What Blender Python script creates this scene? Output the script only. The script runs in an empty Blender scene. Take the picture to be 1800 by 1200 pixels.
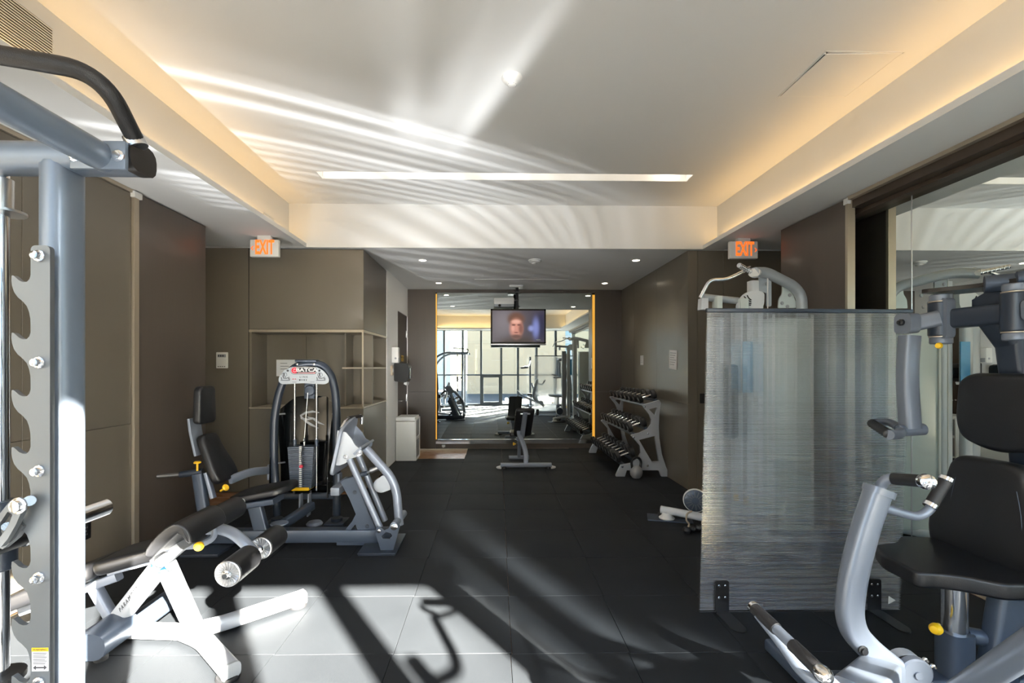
import bpy, bmesh, math, random
from mathutils import Vector, Matrix, geometry
random.seed(7)
SC = bpy.context.scene
COL = SC.collection
PI = math.pi
V = Vector

# ------------------------------------------------------------------ camera
H = 1.48
YAW = math.atan(17 / 826)
cam_d = bpy.data.cameras.new('camera')
cam_d.sensor_width = 36
cam_d.lens = 826 / 1800 * 36
cam_d.shift_x = 18 / 1800
cam_d.shift_y = 45 / 1800
cam_d.clip_start = 0.02
cam = bpy.data.objects.new('camera', cam_d)
COL.objects.link(cam)
cam.location = (0, 0, H)
cam.rotation_euler = (PI / 2, 0, -YAW)
SC.camera = cam

# ------------------------------------------------------------------ world, sun, exposure
SC.view_settings.view_transform = 'Standard'
SC.view_settings.look = 'None'
SC.view_settings.gamma = 1
SC.view_settings.use_curve_mapping = False
SC.view_settings.exposure = 1.12
SC.cycles.use_denoising = True
SC.cycles.max_bounces = 10
SC.cycles.diffuse_bounces = 5
SC.cycles.glossy_bounces = 5
SC.cycles.transmission_bounces = 8
SC.cycles.transparent_max_bounces = 12
SC.cycles.sample_clamp_indirect = 3
SC.cycles.caustics_refractive = False
SC.cycles.caustics_reflective = True

SUN_AZ = (-0.555, 0.832)          # horizontal travel of the sunlight
SUN_EL = math.radians(29.4)
w = bpy.data.worlds.new('world')
SC.world = w
w.use_nodes = True
nt = w.node_tree
sky = nt.nodes.new('ShaderNodeTexSky')
sky.sky_type = 'NISHITA'
sky.sun_disc = False
sky.sun_elevation = SUN_EL
sky.sun_rotation = math.atan2(-SUN_AZ[0], -SUN_AZ[1])
sky.altitude = 100
sky.air_density = 1.0
sky.dust_density = 0.6
nt.links.new(sky.outputs[0], nt.nodes['Background'].inputs[0])
nt.nodes['Background'].inputs[1].default_value = 1.05

sd = bpy.data.lights.new('sun', 'SUN')
sd.energy = 150.0
sd.angle = math.radians(0.8)
sd.color = (1.0, 0.88, 0.76)
sun = bpy.data.objects.new('sun', sd)
COL.objects.link(sun)
_d = V((SUN_AZ[0] * math.cos(SUN_EL), SUN_AZ[1] * math.cos(SUN_EL), -math.sin(SUN_EL)))
sun.rotation_euler = _d.to_track_quat('-Z', 'Y').to_euler()
sun.location = (4, -8, 8)


def gobo_spot(name, loc, target, energy, size_deg, radius, color, build):
    """A spot lamp whose beam is patterned, as sunlight thrown back by rippled window glass is."""
    ld = bpy.data.lights.new(name, 'SPOT')
    ld.energy = energy
    ld.spot_size = math.radians(size_deg)
    ld.spot_blend = 0.5
    ld.shadow_soft_size = radius
    ld.color = color
    ld.use_nodes = True
    t = ld.node_tree
    em = t.nodes['Emission']
    g = t.nodes.new('ShaderNodeNewGeometry')
    sp = t.nodes.new('ShaderNodeSeparateXYZ')
    t.links.new(g.outputs['Incoming'], sp.inputs[0])
    val = build(t, sp)
    t.links.new(val, em.inputs['Strength'])
    o = bpy.data.objects.new(name, ld)
    COL.objects.link(o)
    o.location = loc
    o.rotation_euler = (V(target) - V(loc)).to_track_quat('-Z', 'Y').to_euler()
    return o


class NM:
    """tiny expression builder for math nodes"""
    def __init__(self, t): self.t = t

    def __call__(self, op, a, b=None, c=None):
        n = self.t.nodes.new('ShaderNodeMath')
        n.operation = op
        for i, x in enumerate((a, b, c)):
            if x is None: continue
            if isinstance(x, (int, float)): n.inputs[i].default_value = x
            else: self.t.links.new(x, n.inputs[i])
        return n.outputs[0]

    def gauss(self, x, c, wd):
        u = self('DIVIDE', self('SUBTRACT', x, c), wd)
        return self('POWER', 2.718, self('MULTIPLY', self('MULTIPLY', u, u), -1.0))

    def ramp(self, x, a, b):
        n = self.t.nodes.new('ShaderNodeMapRange')
        n.interpolation_type = 'SMOOTHSTEP'
        n.inputs[1].default_value = a
        n.inputs[2].default_value = b
        self.t.links.new(x, n.inputs[0])
        return n.outputs[0]


# added spots with patterned beams, standing for sunlight thrown back by glass and metal
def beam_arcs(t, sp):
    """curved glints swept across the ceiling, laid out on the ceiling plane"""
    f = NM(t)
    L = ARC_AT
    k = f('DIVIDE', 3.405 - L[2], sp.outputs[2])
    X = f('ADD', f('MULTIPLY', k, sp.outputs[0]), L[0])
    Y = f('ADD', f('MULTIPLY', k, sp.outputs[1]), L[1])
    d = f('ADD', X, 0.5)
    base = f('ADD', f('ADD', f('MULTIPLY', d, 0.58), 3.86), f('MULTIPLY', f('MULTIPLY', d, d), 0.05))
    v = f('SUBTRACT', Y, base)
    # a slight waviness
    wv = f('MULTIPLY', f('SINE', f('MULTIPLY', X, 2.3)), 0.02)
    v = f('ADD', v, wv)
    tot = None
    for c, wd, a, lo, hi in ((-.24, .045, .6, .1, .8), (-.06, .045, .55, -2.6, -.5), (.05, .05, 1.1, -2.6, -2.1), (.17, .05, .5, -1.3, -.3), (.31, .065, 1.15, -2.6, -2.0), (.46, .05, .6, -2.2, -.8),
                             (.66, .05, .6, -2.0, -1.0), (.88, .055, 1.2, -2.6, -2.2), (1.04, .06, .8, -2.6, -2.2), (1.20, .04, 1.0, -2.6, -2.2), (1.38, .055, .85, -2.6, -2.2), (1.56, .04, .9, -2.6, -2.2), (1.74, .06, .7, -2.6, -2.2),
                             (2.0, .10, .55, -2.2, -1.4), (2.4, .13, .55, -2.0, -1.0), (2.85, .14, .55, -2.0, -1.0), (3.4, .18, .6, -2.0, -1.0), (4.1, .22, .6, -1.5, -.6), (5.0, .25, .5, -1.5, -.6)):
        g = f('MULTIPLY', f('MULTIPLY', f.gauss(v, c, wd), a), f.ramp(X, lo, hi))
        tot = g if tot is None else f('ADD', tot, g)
    glow = f('ADD', f('MULTIPLY', f.gauss(v, .9, 1.2), .28), f('MULTIPLY', f.gauss(v, 4.2, 2.4), .25))  # the wider glow is added fill for the alcove ceiling
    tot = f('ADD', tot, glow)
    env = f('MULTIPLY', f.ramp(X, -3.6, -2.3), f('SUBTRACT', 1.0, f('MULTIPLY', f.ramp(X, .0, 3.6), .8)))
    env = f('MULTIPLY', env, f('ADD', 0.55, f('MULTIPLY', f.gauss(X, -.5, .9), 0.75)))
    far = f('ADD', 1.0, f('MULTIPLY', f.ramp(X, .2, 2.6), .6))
    return f('ADD', f('MULTIPLY', f('MULTIPLY', f('MULTIPLY', tot, env), f.ramp(v, -.6, -.25)), far), .035)  # the constant is added fill that lifts soffits and low ceilings


def beam_shafts(t, sp):
    """long soft shafts running up the ceiling from the windows"""
    f = NM(t)
    L = SHAFT_AT
    k = f('DIVIDE', 3.405 - L[2], sp.outputs[2])
    X = f('ADD', f('MULTIPLY', k, sp.outputs[0]), L[0])
    Y = f('ADD', f('MULTIPLY', k, sp.outputs[1]), L[1])
    y0 = f('SUBTRACT', Y, 2.46)
    tot = None
    for x0, sl, wd, a, s0, s1 in ((.36, -.40, .07, .9, 4.6, 2.2), (.20, -.36, .10, .75, 4.4, 2.4), (.02, -.33, .07, .6, 4.3, 2.4), (-.12, -.30, .06, .4, 4.2, 2.6), (-.48, -.12, .12, .6, 4.5, 2.9), (-.66, -.06, .05, .3, 4.3, 3.3)):
        u = f('SUBTRACT', X, f('ADD', x0, f('MULTIPLY', y0, sl)))
        g = f('MULTIPLY', f('MULTIPLY', f.gauss(u, 0, wd), a), f('SUBTRACT', 1.0, f.ramp(Y, 3.5, s0)))
        g = f('MULTIPLY', g, f('ADD', .22, f('MULTIPLY', f.ramp(Y, s1, 3.7), 1.5)))
        tot = g if tot is None else f('ADD', tot, g)
    low = f('SUBTRACT', 1.0, f.ramp(f('ABSOLUTE', sp.outputs[2]), .12, .40))  # low beam towards the alcove: added fill for its white wall and bin
    side = f.gauss(f('DIVIDE', sp.outputs[0], sp.outputs[1]), -.20, .14)
    return f('ADD', tot, f('MULTIPLY', f('MULTIPLY', low, side), 1.6))


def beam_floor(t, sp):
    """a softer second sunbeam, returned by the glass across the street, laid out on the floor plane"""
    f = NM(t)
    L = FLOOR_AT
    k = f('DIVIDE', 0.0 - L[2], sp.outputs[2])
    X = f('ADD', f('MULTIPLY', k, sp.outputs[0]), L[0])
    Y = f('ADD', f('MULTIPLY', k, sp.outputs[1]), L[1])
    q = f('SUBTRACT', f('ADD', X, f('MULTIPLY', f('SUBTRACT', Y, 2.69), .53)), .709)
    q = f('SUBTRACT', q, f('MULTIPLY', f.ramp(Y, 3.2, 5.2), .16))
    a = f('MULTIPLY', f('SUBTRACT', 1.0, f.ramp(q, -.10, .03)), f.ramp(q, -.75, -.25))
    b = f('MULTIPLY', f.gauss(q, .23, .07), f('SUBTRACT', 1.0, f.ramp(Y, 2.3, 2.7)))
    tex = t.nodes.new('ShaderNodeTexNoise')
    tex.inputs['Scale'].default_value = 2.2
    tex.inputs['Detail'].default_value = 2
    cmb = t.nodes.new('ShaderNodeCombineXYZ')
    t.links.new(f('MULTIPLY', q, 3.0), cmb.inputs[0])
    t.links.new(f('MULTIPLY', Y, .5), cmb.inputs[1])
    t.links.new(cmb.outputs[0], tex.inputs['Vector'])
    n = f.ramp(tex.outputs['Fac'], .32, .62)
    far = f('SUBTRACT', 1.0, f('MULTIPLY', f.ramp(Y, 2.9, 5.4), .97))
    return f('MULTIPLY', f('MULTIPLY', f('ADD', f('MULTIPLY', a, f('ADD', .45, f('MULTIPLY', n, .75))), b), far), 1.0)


ARC_AT = (-2.45, 1.75, .42)
SHAFT_AT = (.55, -.72, .25)
FLOOR_AT = (5.2, -6.0, 5.2)
gobo_spot('arc_glint_fill', ARC_AT, (-.2, 4.3, 3.4), 340, 140, .03, (.97, .98, 1.0), beam_arcs)
gobo_spot('shaft_glint_fill', SHAFT_AT, (0, 3.0, 3.4), 540, 82, .06, (.98, .99, 1.0), beam_shafts)
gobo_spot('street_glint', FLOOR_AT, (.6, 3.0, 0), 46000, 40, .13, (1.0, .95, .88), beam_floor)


# ------------------------------------------------------------------ materials
MATS = {}


def mat(name, color, rough=0.5, metal=0.0, spec=0.5, coat=0.0, noise=0.0, nscale=20.0, bump=0.0, bscale=200.0, emit=None, estr=0.0, stretch=None, ior=1.45):
    m = bpy.data.materials.new(name)
    m.use_nodes = True
    t = m.node_tree
    b = t.nodes['Principled BSDF']
    c = tuple(color) + (1,)
    b.inputs['Base Color'].default_value = c
    b.inputs['Roughness'].default_value = rough
    b.inputs['Metallic'].default_value = metal
    b.inputs['Specular IOR Level'].default_value = spec
    b.inputs['Coat Weight'].default_value = coat
    b.inputs['Coat Roughness'].default_value = 0.15
    if emit:
        b.inputs['Emission Color'].default_value = tuple(emit) + (1,)
        b.inputs['Emission Strength'].default_value = estr
    if noise or bump:
        tc = t.nodes.new('ShaderNodeTexCoord')
        src = tc.outputs['Object']
        if stretch:
            mp = t.nodes.new('ShaderNodeMapping')
            mp.inputs['Scale'].default_value = stretch
            t.links.new(src, mp.inputs[0])
            src = mp.outputs[0]
    if noise:
        n = t.nodes.new('ShaderNodeTexNoise')
        n.inputs['Scale'].default_value = nscale
        n.inputs['Detail'].default_value = 5
        t.links.new(src, n.inputs['Vector'])
        r = t.nodes.new('ShaderNodeMix')
        r.data_type = 'RGBA'
        r.inputs[6].default_value = tuple(max(0, x * (1 - noise)) for x in color) + (1,)
        r.inputs[7].default_value = tuple(min(1, x * (1 + noise)) for x in color) + (1,)
        t.links.new(n.outputs['Fac'], r.inputs[0])
        t.links.new(r.outputs[2], b.inputs['Base Color'])
        rr = t.nodes.new('ShaderNodeMapRange')
        rr.inputs[3].default_value = max(0.02, rough * (1 - noise * .6))
        rr.inputs[4].default_value = min(1, rough * (1 + noise * .6))
        t.links.new(n.outputs['Fac'], rr.inputs[0])
        t.links.new(rr.outputs[0], b.inputs['Roughness'])
    if bump:
        n2 = t.nodes.new('ShaderNodeTexNoise')
        n2.inputs['Scale'].default_value = bscale
        n2.inputs['Detail'].default_value = 3
        t.links.new(src, n2.inputs['Vector'])
        bp = t.nodes.new('ShaderNodeBump')
        bp.inputs['Strength'].default_value = bump
        bp.inputs['Distance'].default_value = 0.002
        t.links.new(n2.outputs['Fac'], bp.inputs['Height'])
        t.links.new(bp.outputs[0], b.inputs['Normal'])
    MATS[name] = m
    return m


def s(r, g, b):
    f = lambda x: x / 255 / 12.92 if x / 255 <= 0.04045 else ((x / 255 + 0.055) / 1.055) ** 2.4
    return (f(r), f(g), f(b))


mat('white_paint', (0.74, 0.745, 0.735), 0.75, bump=0.06, bscale=300)
mat('white_wall', (0.90, 0.90, 0.89), 0.7, bump=0.06, bscale=300)
mat('taupe_laminate', s(101, 95, 84), 0.38, noise=0.05, nscale=2.0, coat=0.15)
mat('brown_laminate', s(79, 71, 65), 0.36, noise=0.08, nscale=6.0, coat=0.2, stretch=(6, 6, 0.3))
mat('dark_brown', s(62, 52, 44), 0.4, noise=0.06, nscale=6.0)
mat('gap_black', (0.012, 0.011, 0.01), 0.9)
mat('shelf_inside', s(100, 92, 80), 0.5)
mat('rubber', s(26.5, 29.8, 34), 0.62, noise=0.28, nscale=1.6, bump=0.5, bscale=420, spec=0.22)
mat('wood_floor', s(165, 120, 85), 0.28, noise=0.25, nscale=3.0, stretch=(1.2, 14, 1))
mat('silver_paint', s(136, 144, 158), 0.34, metal=0.3, noise=0.03, nscale=8)
mat('gym_silver', s(168, 175, 182), 0.36, metal=0.15, noise=0.03, nscale=8)
mat('press_silver', s(114, 121, 133), 0.34, metal=0.3, noise=0.03, nscale=8)
mat('rack_blue', s(112, 124, 140), 0.32, metal=0.3, noise=0.03, nscale=8)
mat('white_steel', s(172, 177, 184), 0.36, metal=0.1, noise=0.03, nscale=8)
mat('slate_paint', s(62, 72, 87), 0.36, metal=0.25, noise=0.04, nscale=8)
mat('navy_paint', s(44, 52, 64), 0.33, metal=0.2)
mat('plate_zinc', s(98, 103, 107), 0.4, metal=0.4, noise=0.06, nscale=14)
mat('chrome', (0.82, 0.83, 0.85), 0.12, metal=1.0)
mat('brushed', (0.62, 0.63, 0.65), 0.3, metal=1.0)
mat('black_vinyl', s(21, 22, 25), 0.40, bump=0.25, bscale=260, spec=0.5)
mat('black_rubber', s(26, 27, 30), 0.55, bump=0.2, bscale=300)
mat('black_plastic', s(22, 22, 24), 0.32)
mat('grip', s(17, 17, 20), 0.5, bump=0.3, bscale=500)
mat('gray_plastic', s(150, 154, 158), 0.4)
mat('white_plastic', s(225, 225, 222), 0.35)
mat('yellow', s(240, 190, 20), 0.4)
mat('amber_knob', s(250, 195, 40), 0.35)
mat('red', s(200, 30, 60), 0.35)
mat('orange_letter', s(250, 110, 35), 0.4, emit=s(255, 110, 30), estr=0.5)
mat('paper', s(235, 235, 235), 0.7)
mat('ink', s(50, 50, 55), 0.7)
mat('blue', s(60, 150, 200), 0.4)
mat('cast_iron', s(30, 31, 33), 0.45, noise=0.2, nscale=40)
mat('kettle', s(150, 152, 155), 0.45, metal=0.3, noise=0.1, nscale=20)
mat('tan_pad', s(165, 150, 130), 0.5, bump=0.2, bscale=260)
mat('mullion', s(105, 112, 118), 0.35, metal=0.5)
mat('lamp_glow', (1, 1, 1), 0.5, emit=(1.0, 0.86, 0.66), estr=14.0)
mat('slot_glow', (1, 1, 1), 0.5, emit=(1.0, 0.85, 0.7), estr=10.0)
mat('amber_led', (.5, 0.35, 0.1), 0.5, emit=(1.0, 0.46, 0.04), estr=.33)
mat('steel_strip', (0.55, 0.55, 0.54), 0.3, metal=0.9)
mat('champagne', s(176, 164, 146), 0.35, metal=0.5)
mat('facade_beige', s(158, 134, 108), 0.8, noise=0.06, nscale=0.4)
mat('facade_white', s(165, 168, 170), 0.8)
mat('facade_glass', s(90, 120, 140), 0.15)
mat('pavement', s(40, 41, 43), 0.9, noise=0.1, nscale=3)
mat('smoke_shroud', (0.004, 0.005, 0.006), 0.1, spec=0.35)

m = mat('mirror_glass', (0.80, 0.86, 0.83), 0.0, metal=1.0)
m = mat('clear_glass', (1, 1, 1), 0.0)
t = m.node_tree
for n in list(t.nodes):
    if n.type == 'BSDF_PRINCIPLED': t.nodes.remove(n)
fr0 = t.nodes.new('ShaderNodeLayerWeight'); fr0.inputs[0].default_value = 0.5
nm = NM(t)
fac = nm('ADD', nm('MULTIPLY', nm('POWER', fr0.outputs['Facing'], 5.0), 0.9), 0.05)
tr = t.nodes.new('ShaderNodeBsdfTransparent'); tr.inputs[0].default_value = (0.95, 0.97, 0.96, 1)
gl = t.nodes.new('ShaderNodeBsdfGlossy'); gl.inputs['Roughness'].default_value = 0.02
mx = t.nodes.new('ShaderNodeMixShader')
t.links.new(fac, mx.inputs[0]); t.links.new(tr.outputs[0], mx.inputs[1]); t.links.new(gl.outputs[0], mx.inputs[2])
t.links.new(mx.outputs[0], t.nodes['Material Output'].inputs[0])


# ------------------------------------------------------------------ mesh builders
def fillet(pts, r=0.05, n=6, closed=False):
    pts = [V(p) for p in pts]
    out = []
    N = len(pts)
    for i, p in enumerate(pts):
        if not closed and (i == 0 or i == N - 1):
            out.append(p); continue
        a, b = pts[i - 1], pts[(i + 1) % N]
        rr = r[i] if isinstance(r, (list, tuple)) else r
        da, db = (a - p), (b - p)
        k = min(rr, da.length * 0.49, db.length * 0.49)
        if k < 1e-5:
            out.append(p); continue
        p0, p2 = p + da.normalized() * k, p + db.normalized() * k
        for j in range(n + 1):
            u = j / n
            out.append(p0 * (1 - u) ** 2 + p * 2 * u * (1 - u) + p2 * u * u)
    res = [out[0]]
    for q in out[1:]:
        if (q - res[-1]).length > 1e-6: res.append(q)
    if closed and (res[0] - res[-1]).length < 1e-6: res.pop()
    return res


def circ(r, n=12):
    return [(r * math.cos(2 * PI * i / n), r * math.sin(2 * PI * i / n)) for i in range(n)]


def rrect(w_, h_, r, n=3):
    p = []
    for cx, cy, a0 in ((w_ / 2 - r, h_ / 2 - r, 0), (-w_ / 2 + r, h_ / 2 - r, PI / 2), (-w_ / 2 + r, -h_ / 2 + r, PI), (w_ / 2 - r, -h_ / 2 + r, 3 * PI / 2)):
        for i in range(n + 1):
            a = a0 + PI / 2 * i / n
            p.append((cx + r * math.cos(a), cy + r * math.sin(a)))
    return p


class MB:
    def __init__(self):
        self.bm = bmesh.new()

    def vs(self, pts): return [self.bm.verts.new(p) for p in pts]

    def face(self, v):
        try: return self.bm.faces.new(v)
        except ValueError: return None

    def quad(self, a, b, c, d): self.face(self.vs((a, b, c, d))); return self

    def box(self, x0, x1, y0, y1, z0, z1, bev=0.0, seg=2):
        r = bmesh.ops.create_cube(self.bm, size=1)
        vv = r['verts']
        bmesh.ops.scale(self.bm, vec=(x1 - x0, y1 - y0, z1 - z0), verts=vv)
        bmesh.ops.translate(self.bm, vec=((x0 + x1) / 2, (y0 + y1) / 2, (z0 + z1) / 2), verts=vv)
        if bev:
            es = list({e for v in vv for e in v.link_edges})
            bmesh.ops.bevel(self.bm, geom=es, offset=bev, segments=seg, affect='EDGES', profile=0.5)
        return self

    def obox(self, c, ax, ay, az, bev=0.0, seg=2):
        """oriented box: centre and three half-extent vectors"""
        c, ax, ay, az = V(c), V(ax), V(ay), V(az)
        r = bmesh.ops.create_cube(self.bm, size=2)
        vv = r['verts']
        for v in vv:
            v.co = c + ax * v.co.x + ay * v.co.y + az * v.co.z
        if bev:
            es = list({e for v in vv for e in v.link_edges})
            bmesh.ops.bevel(self.bm, geom=es, offset=bev, segments=seg, affect='EDGES', profile=0.5)
        return self

    def sweep(self, pts, prof, up=(0, 0, 1), caps=True, scale=None):
        pts = [V(p) for p in pts]
        n = len(pts)
        up = V(up)
        rings = []
        prev_side = None
        for i, p in enumerate(pts):
            t_ = ((pts[min(i + 1, n - 1)] - p).normalized() + (p - pts[max(i - 1, 0)]).normalized()) if 0 < i < n - 1 else (pts[1] - pts[0] if i == 0 else pts[-1] - pts[-2])
            t_ = t_.normalized()
            if prev_side is None:
                u0 = up
                if abs(t_.dot(u0.normalized())) > 0.98: u0 = V((0, 1, 0)) if abs(t_.y) < 0.9 else V((1, 0, 0))
                side = t_.cross(u0).normalized()
            else:
                side = (prev_side - t_ * prev_side.dot(t_)).normalized()
            prev_side = side
            u = side.cross(t_).normalized()
            k = scale[i] if scale else 1.0
            m_ = 1.0
            rings.append(self.vs([p + (side * a + u * b) * k for a, b in prof]))
        m_ = len(prof)
        for r0, r1 in zip(rings, rings[1:]):
            for j in range(m_):
                self.face((r0[j], r0[(j + 1) % m_], r1[(j + 1) % m_], r1[j]))
        if caps:
            self.face(list(reversed(rings[0]))); self.face(rings[-1])
        return self

    def tube(self, pts, r, n=12, bend=0.0, bn=6, caps=True):
        if bend: pts = fillet(pts, bend, bn)
        return self.sweep(pts, circ(r, n), caps=caps)

    def bar(self, pts, w_, h_, r=0.01, bend=0.0, bn=6, up=(0, 0, 1)):
        if bend: pts = fillet(pts, bend, bn)
        return self.sweep(pts, rrect(w_, h_, r), up=up)

    def lathe(self, base, axis, prof, n=20):
        """prof: list of (radius, height along axis)"""
        base, ax = V(base), V(axis).normalized()
        a = ax.orthogonal().normalized(); b = ax.cross(a)
        rings = []
        for r, hgt in prof:
            if r < 1e-6: rings.append([self.bm.verts.new(base + ax * hgt)])
            else: rings.append(self.vs([base + ax * hgt + (a * math.cos(2 * PI * i / n) + b * math.sin(2 * PI * i / n)) * r for i in range(n)]))
        for r0, r1 in zip(rings, rings[1:]):
            for i in range(n):
                j = (i + 1) % n
                if len(r0) == 1 and len(r1) == 1: continue
                if len(r0) == 1: self.face((r0[0], r1[j], r1[i]))
                elif len(r1) == 1: self.face((r0[i], r0[j], r1[0]))
                else: self.face((r0[i], r0[j], r1[j], r1[i]))
        if len(rings[0]) > 1: self.face(list(reversed(rings[0])))
        if len(rings[-1]) > 1: self.face(rings[-1])
        return self

    def cyl(self, a, b, r, n=16, ch=0.0):
        a, b = V(a), V(b)
        L = (b - a).length
        if ch: pr = [(r - ch, 0), (r, ch), (r, L - ch), (r - ch, L)]
        else: pr = [(r, 0), (r, L)]
        return self.lathe(a, b - a, pr, n)

    def prism(self, outline, O, U, W, thick, holes=()):
        """outline in 2-D, laid in plane O + x U + y W, extruded by thick along U x W (both ways /2)"""
        O, U, W = V(O), V(U), V(W)
        N = U.cross(W).normalized()
        loops = [list(outline)] + [list(h_) for h_ in holes]
        flat = [V((x, y, 0)) for lp in loops for x, y in lp]
        tris = geometry.tessellate_polygon([[V((x, y, 0)) for x, y in lp] for lp in loops])
        f = self.vs([O + U * p.x + W * p.y + N * thick / 2 for p in flat])
        b = self.vs([O + U * p.x + W * p.y - N * thick / 2 for p in flat])
        if not holes:
            area = sum(loops[0][i][0] * loops[0][(i + 1) % len(loops[0])][1] - loops[0][(i + 1) % len(loops[0])][0] * loops[0][i][1] for i in range(len(loops[0])))
            self.face(f if area > 0 else list(reversed(f)))
            self.face(list(reversed(b)) if area > 0 else b)
        else:
            for t_ in tris:
                self.face([f[i] for i in t_]); self.face([b[i] for i in reversed(t_)])
        k = 0
        for lp in loops:
            n = len(lp)
            for i in range(n):
                j = (i + 1) % n
                self.face((f[k + i], b[k + i], b[k + j], f[k + j]))
            k += n
        bmesh.ops.recalc_face_normals(self.bm, faces=self.bm.faces[:])
        return self

    def pad(self, outline, O, U, W, thick, r=0.015, crown=0.0, n=4):
        """upholstered pad: outline laid in plane, rises along U x W from O by thick with rounded rims"""
        O, U, W = V(O), V(U), V(W)
        N = U.cross(W).normalized()
        pts = [V((x, y)) for x, y in outline]
        m_ = len(pts)
        area = sum(pts[i].x * pts[(i + 1) % m_].y - pts[(i + 1) % m_].x * pts[i].y for i in range(m_))
        if area < 0: pts.reverse()
        nor = []
        for i in range(m_):
            e0, e1 = (pts[i] - pts[i - 1]), (pts[(i + 1) % m_] - pts[i])
            n0, n1 = V((e0.y, -e0.x)).normalized(), V((e1.y, -e1.x)).normalized()
            q = n0 + n1
            q = q.normalized() if q.length > 1e-6 else n0
            nor.append(q / max(0.6, q.dot(n0)))
        lev = []
        for i in range(n + 1):
            a = PI / 2 * i / n
            lev.append((r * (1 - math.sin(a)), r * (1 - math.cos(a))))
        for i in range(n + 1):
            a = PI / 2 * i / n
            lev.append((r * (1 - math.cos(a)), thick - r * (1 - math.sin(a))))
        rings = []
        for ins, z in lev:
            rings.append(self.vs([O + U * (p.x - q.x * ins) + W * (p.y - q.y * ins) + N * z for p, q in zip(pts, nor)]))
        for r0, r1 in zip(rings, rings[1:]):
            for i in range(m_):
                j = (i + 1) % m_
                self.face((r0[i], r0[j], r1[j], r1[i]))
        self.face(list(reversed(rings[0])))
        if crown:
            cx = sum((p for p in pts), V((0, 0))) / m_
            last = rings[-1]
            for k in (0.75, 0.45, 0.15):
                zz = thick + crown * (1 - k * k)
                nr = self.vs([O + U * (cx.x + (p.x - q.x * r - cx.x) * k) + W * (cx.y + (p.y - q.y * r - cx.y) * k) + N * zz for p, q in zip(pts, nor)])
                for i in range(m_):
                    j = (i + 1) % m_
                    self.face((last[i], last[j], nr[j], nr[i]))
                last = nr
            self.face(last)
        else:
            self.face(rings[-1])
        return self

    def mesh(self, name, off=None, smooth=True, ang=35):
        me = bpy.data.meshes.new(name)
        if off is not None: bmesh.ops.translate(self.bm, vec=-V(off), verts=self.bm.verts[:])
        bmesh.ops.recalc_face_normals(self.bm, faces=self.bm.faces[:])
        self.bm.to_mesh(me)
        self.bm.free()
        if smooth:
            me.shade_smooth()
            me.set_sharp_from_angle(angle=math.radians(ang))
        return me


def wloc(o):
    v = V((0, 0, 0))
    while o is not None:
        v = v + o.location
        o = o.parent
    return v


def obj(name, mb, material, parent=None, origin=None, smooth=True, label=None, ang=35, kind=None):
    """link the builder's shapes (world coordinates) as ONE mesh object"""
    if parent is not None: off = wloc(parent)
    else: off = V(origin) if origin is not None else V((0, 0, 0))
    me = mb.mesh(name, off, smooth, ang)
    me.materials.append(MATS[material] if isinstance(material, str) else material)
    o = bpy.data.objects.new(name, me)
    COL.objects.link(o)
    if parent is not None: o.parent = parent
    else: o.location = off
    if label: o['label'] = label
    if kind: o['kind'] = kind
    return o


def thing(name, label, cat, loc, group=None):
    o = bpy.data.objects.new(name, None)
    o.empty_display_size = 0.1
    COL.objects.link(o)
    o.location = loc
    o['label'] = label
    o['category'] = cat
    if group: o['group'] = group
    return o


def tag(o, label, cat=None, group=None, kind=None):
    o['label'] = label
    if cat: o['category'] = cat
    if group: o['group'] = group
    if kind: o['kind'] = kind
    return o


def struct(name, mb, material, label, smooth=False):
    o = obj(name, mb, material, smooth=smooth)
    o['label'] = label
    o['kind'] = 'structure'
    return o


def text_into(mb, body, O, U, W, size, depth=0.001, align='CENTER', squeeze=1.0, bold=0.0, res=3):
    """lettering as thin solid letters, baseline-centred at O, running along U, up along W"""
    cu = bpy.data.curves.new('lettering', 'FONT')
    cu.body = body
    cu.size = size
    cu.align_x = align
    cu.align_y = 'CENTER'
    cu.resolution_u = res
    cu.extrude = depth / 2
    cu.offset = bold
    to = bpy.data.objects.new('lettering', cu)
    COL.objects.link(to)
    bpy.context.view_layer.update()
    me = bpy.data.meshes.new_from_object(to.evaluated_get(bpy.context.evaluated_depsgraph_get()))
    O, U, W = V(O), V(U).normalized(), V(W).normalized()
    N = U.cross(W)
    vs = [mb.bm.verts.new(O + U * v.co.x * squeeze + W * v.co.y + N * v.co.z) for v in me.vertices]
    for p in me.polygons:
        try: mb.bm.faces.new([vs[i] for i in p.vertices])
        except ValueError: pass
    bpy.data.objects.remove(to)
    bpy.data.curves.remove(cu)
    bpy.data.meshes.remove(me)
    return mb


# a point of the room from where it shows in the photograph (1800 x 1200) and its depth Y, or its height Z
_c, _s = math.cos(YAW), math.sin(YAW)


def P(px, py, Y):
    u = (px - 882) / 826
    d = Y / (_c - _s * u)
    return V((_c * u * d + _s * d, Y, H - (py - 645) / 826 * d))


def PZ(px, py, z=0.0):
    d = (H - z) * 826 / (py - 645)
    u = (px - 882) / 826
    return V(((_c * u + _s) * d, (_c - _s * u) * d, z))
# ------------------------------------------------------------------ the room
ZL, ZU = 2.893, 3.405          # soffit / alcove ceiling and tray ceiling
BY, WY, AY = 5.58, 5.64, 8.58  # beam face, facing walls beside the alcove, alcove back wall
XL, XR = -2.87, 2.955          # side walls
AL, AR = -1.53, 2.37           # alcove side walls
WIN = -1.0                     # window wall
TL, TR = -2.39, 2.70           # tray walls
LL, LR = -2.185, 2.525         # cove lips

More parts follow.
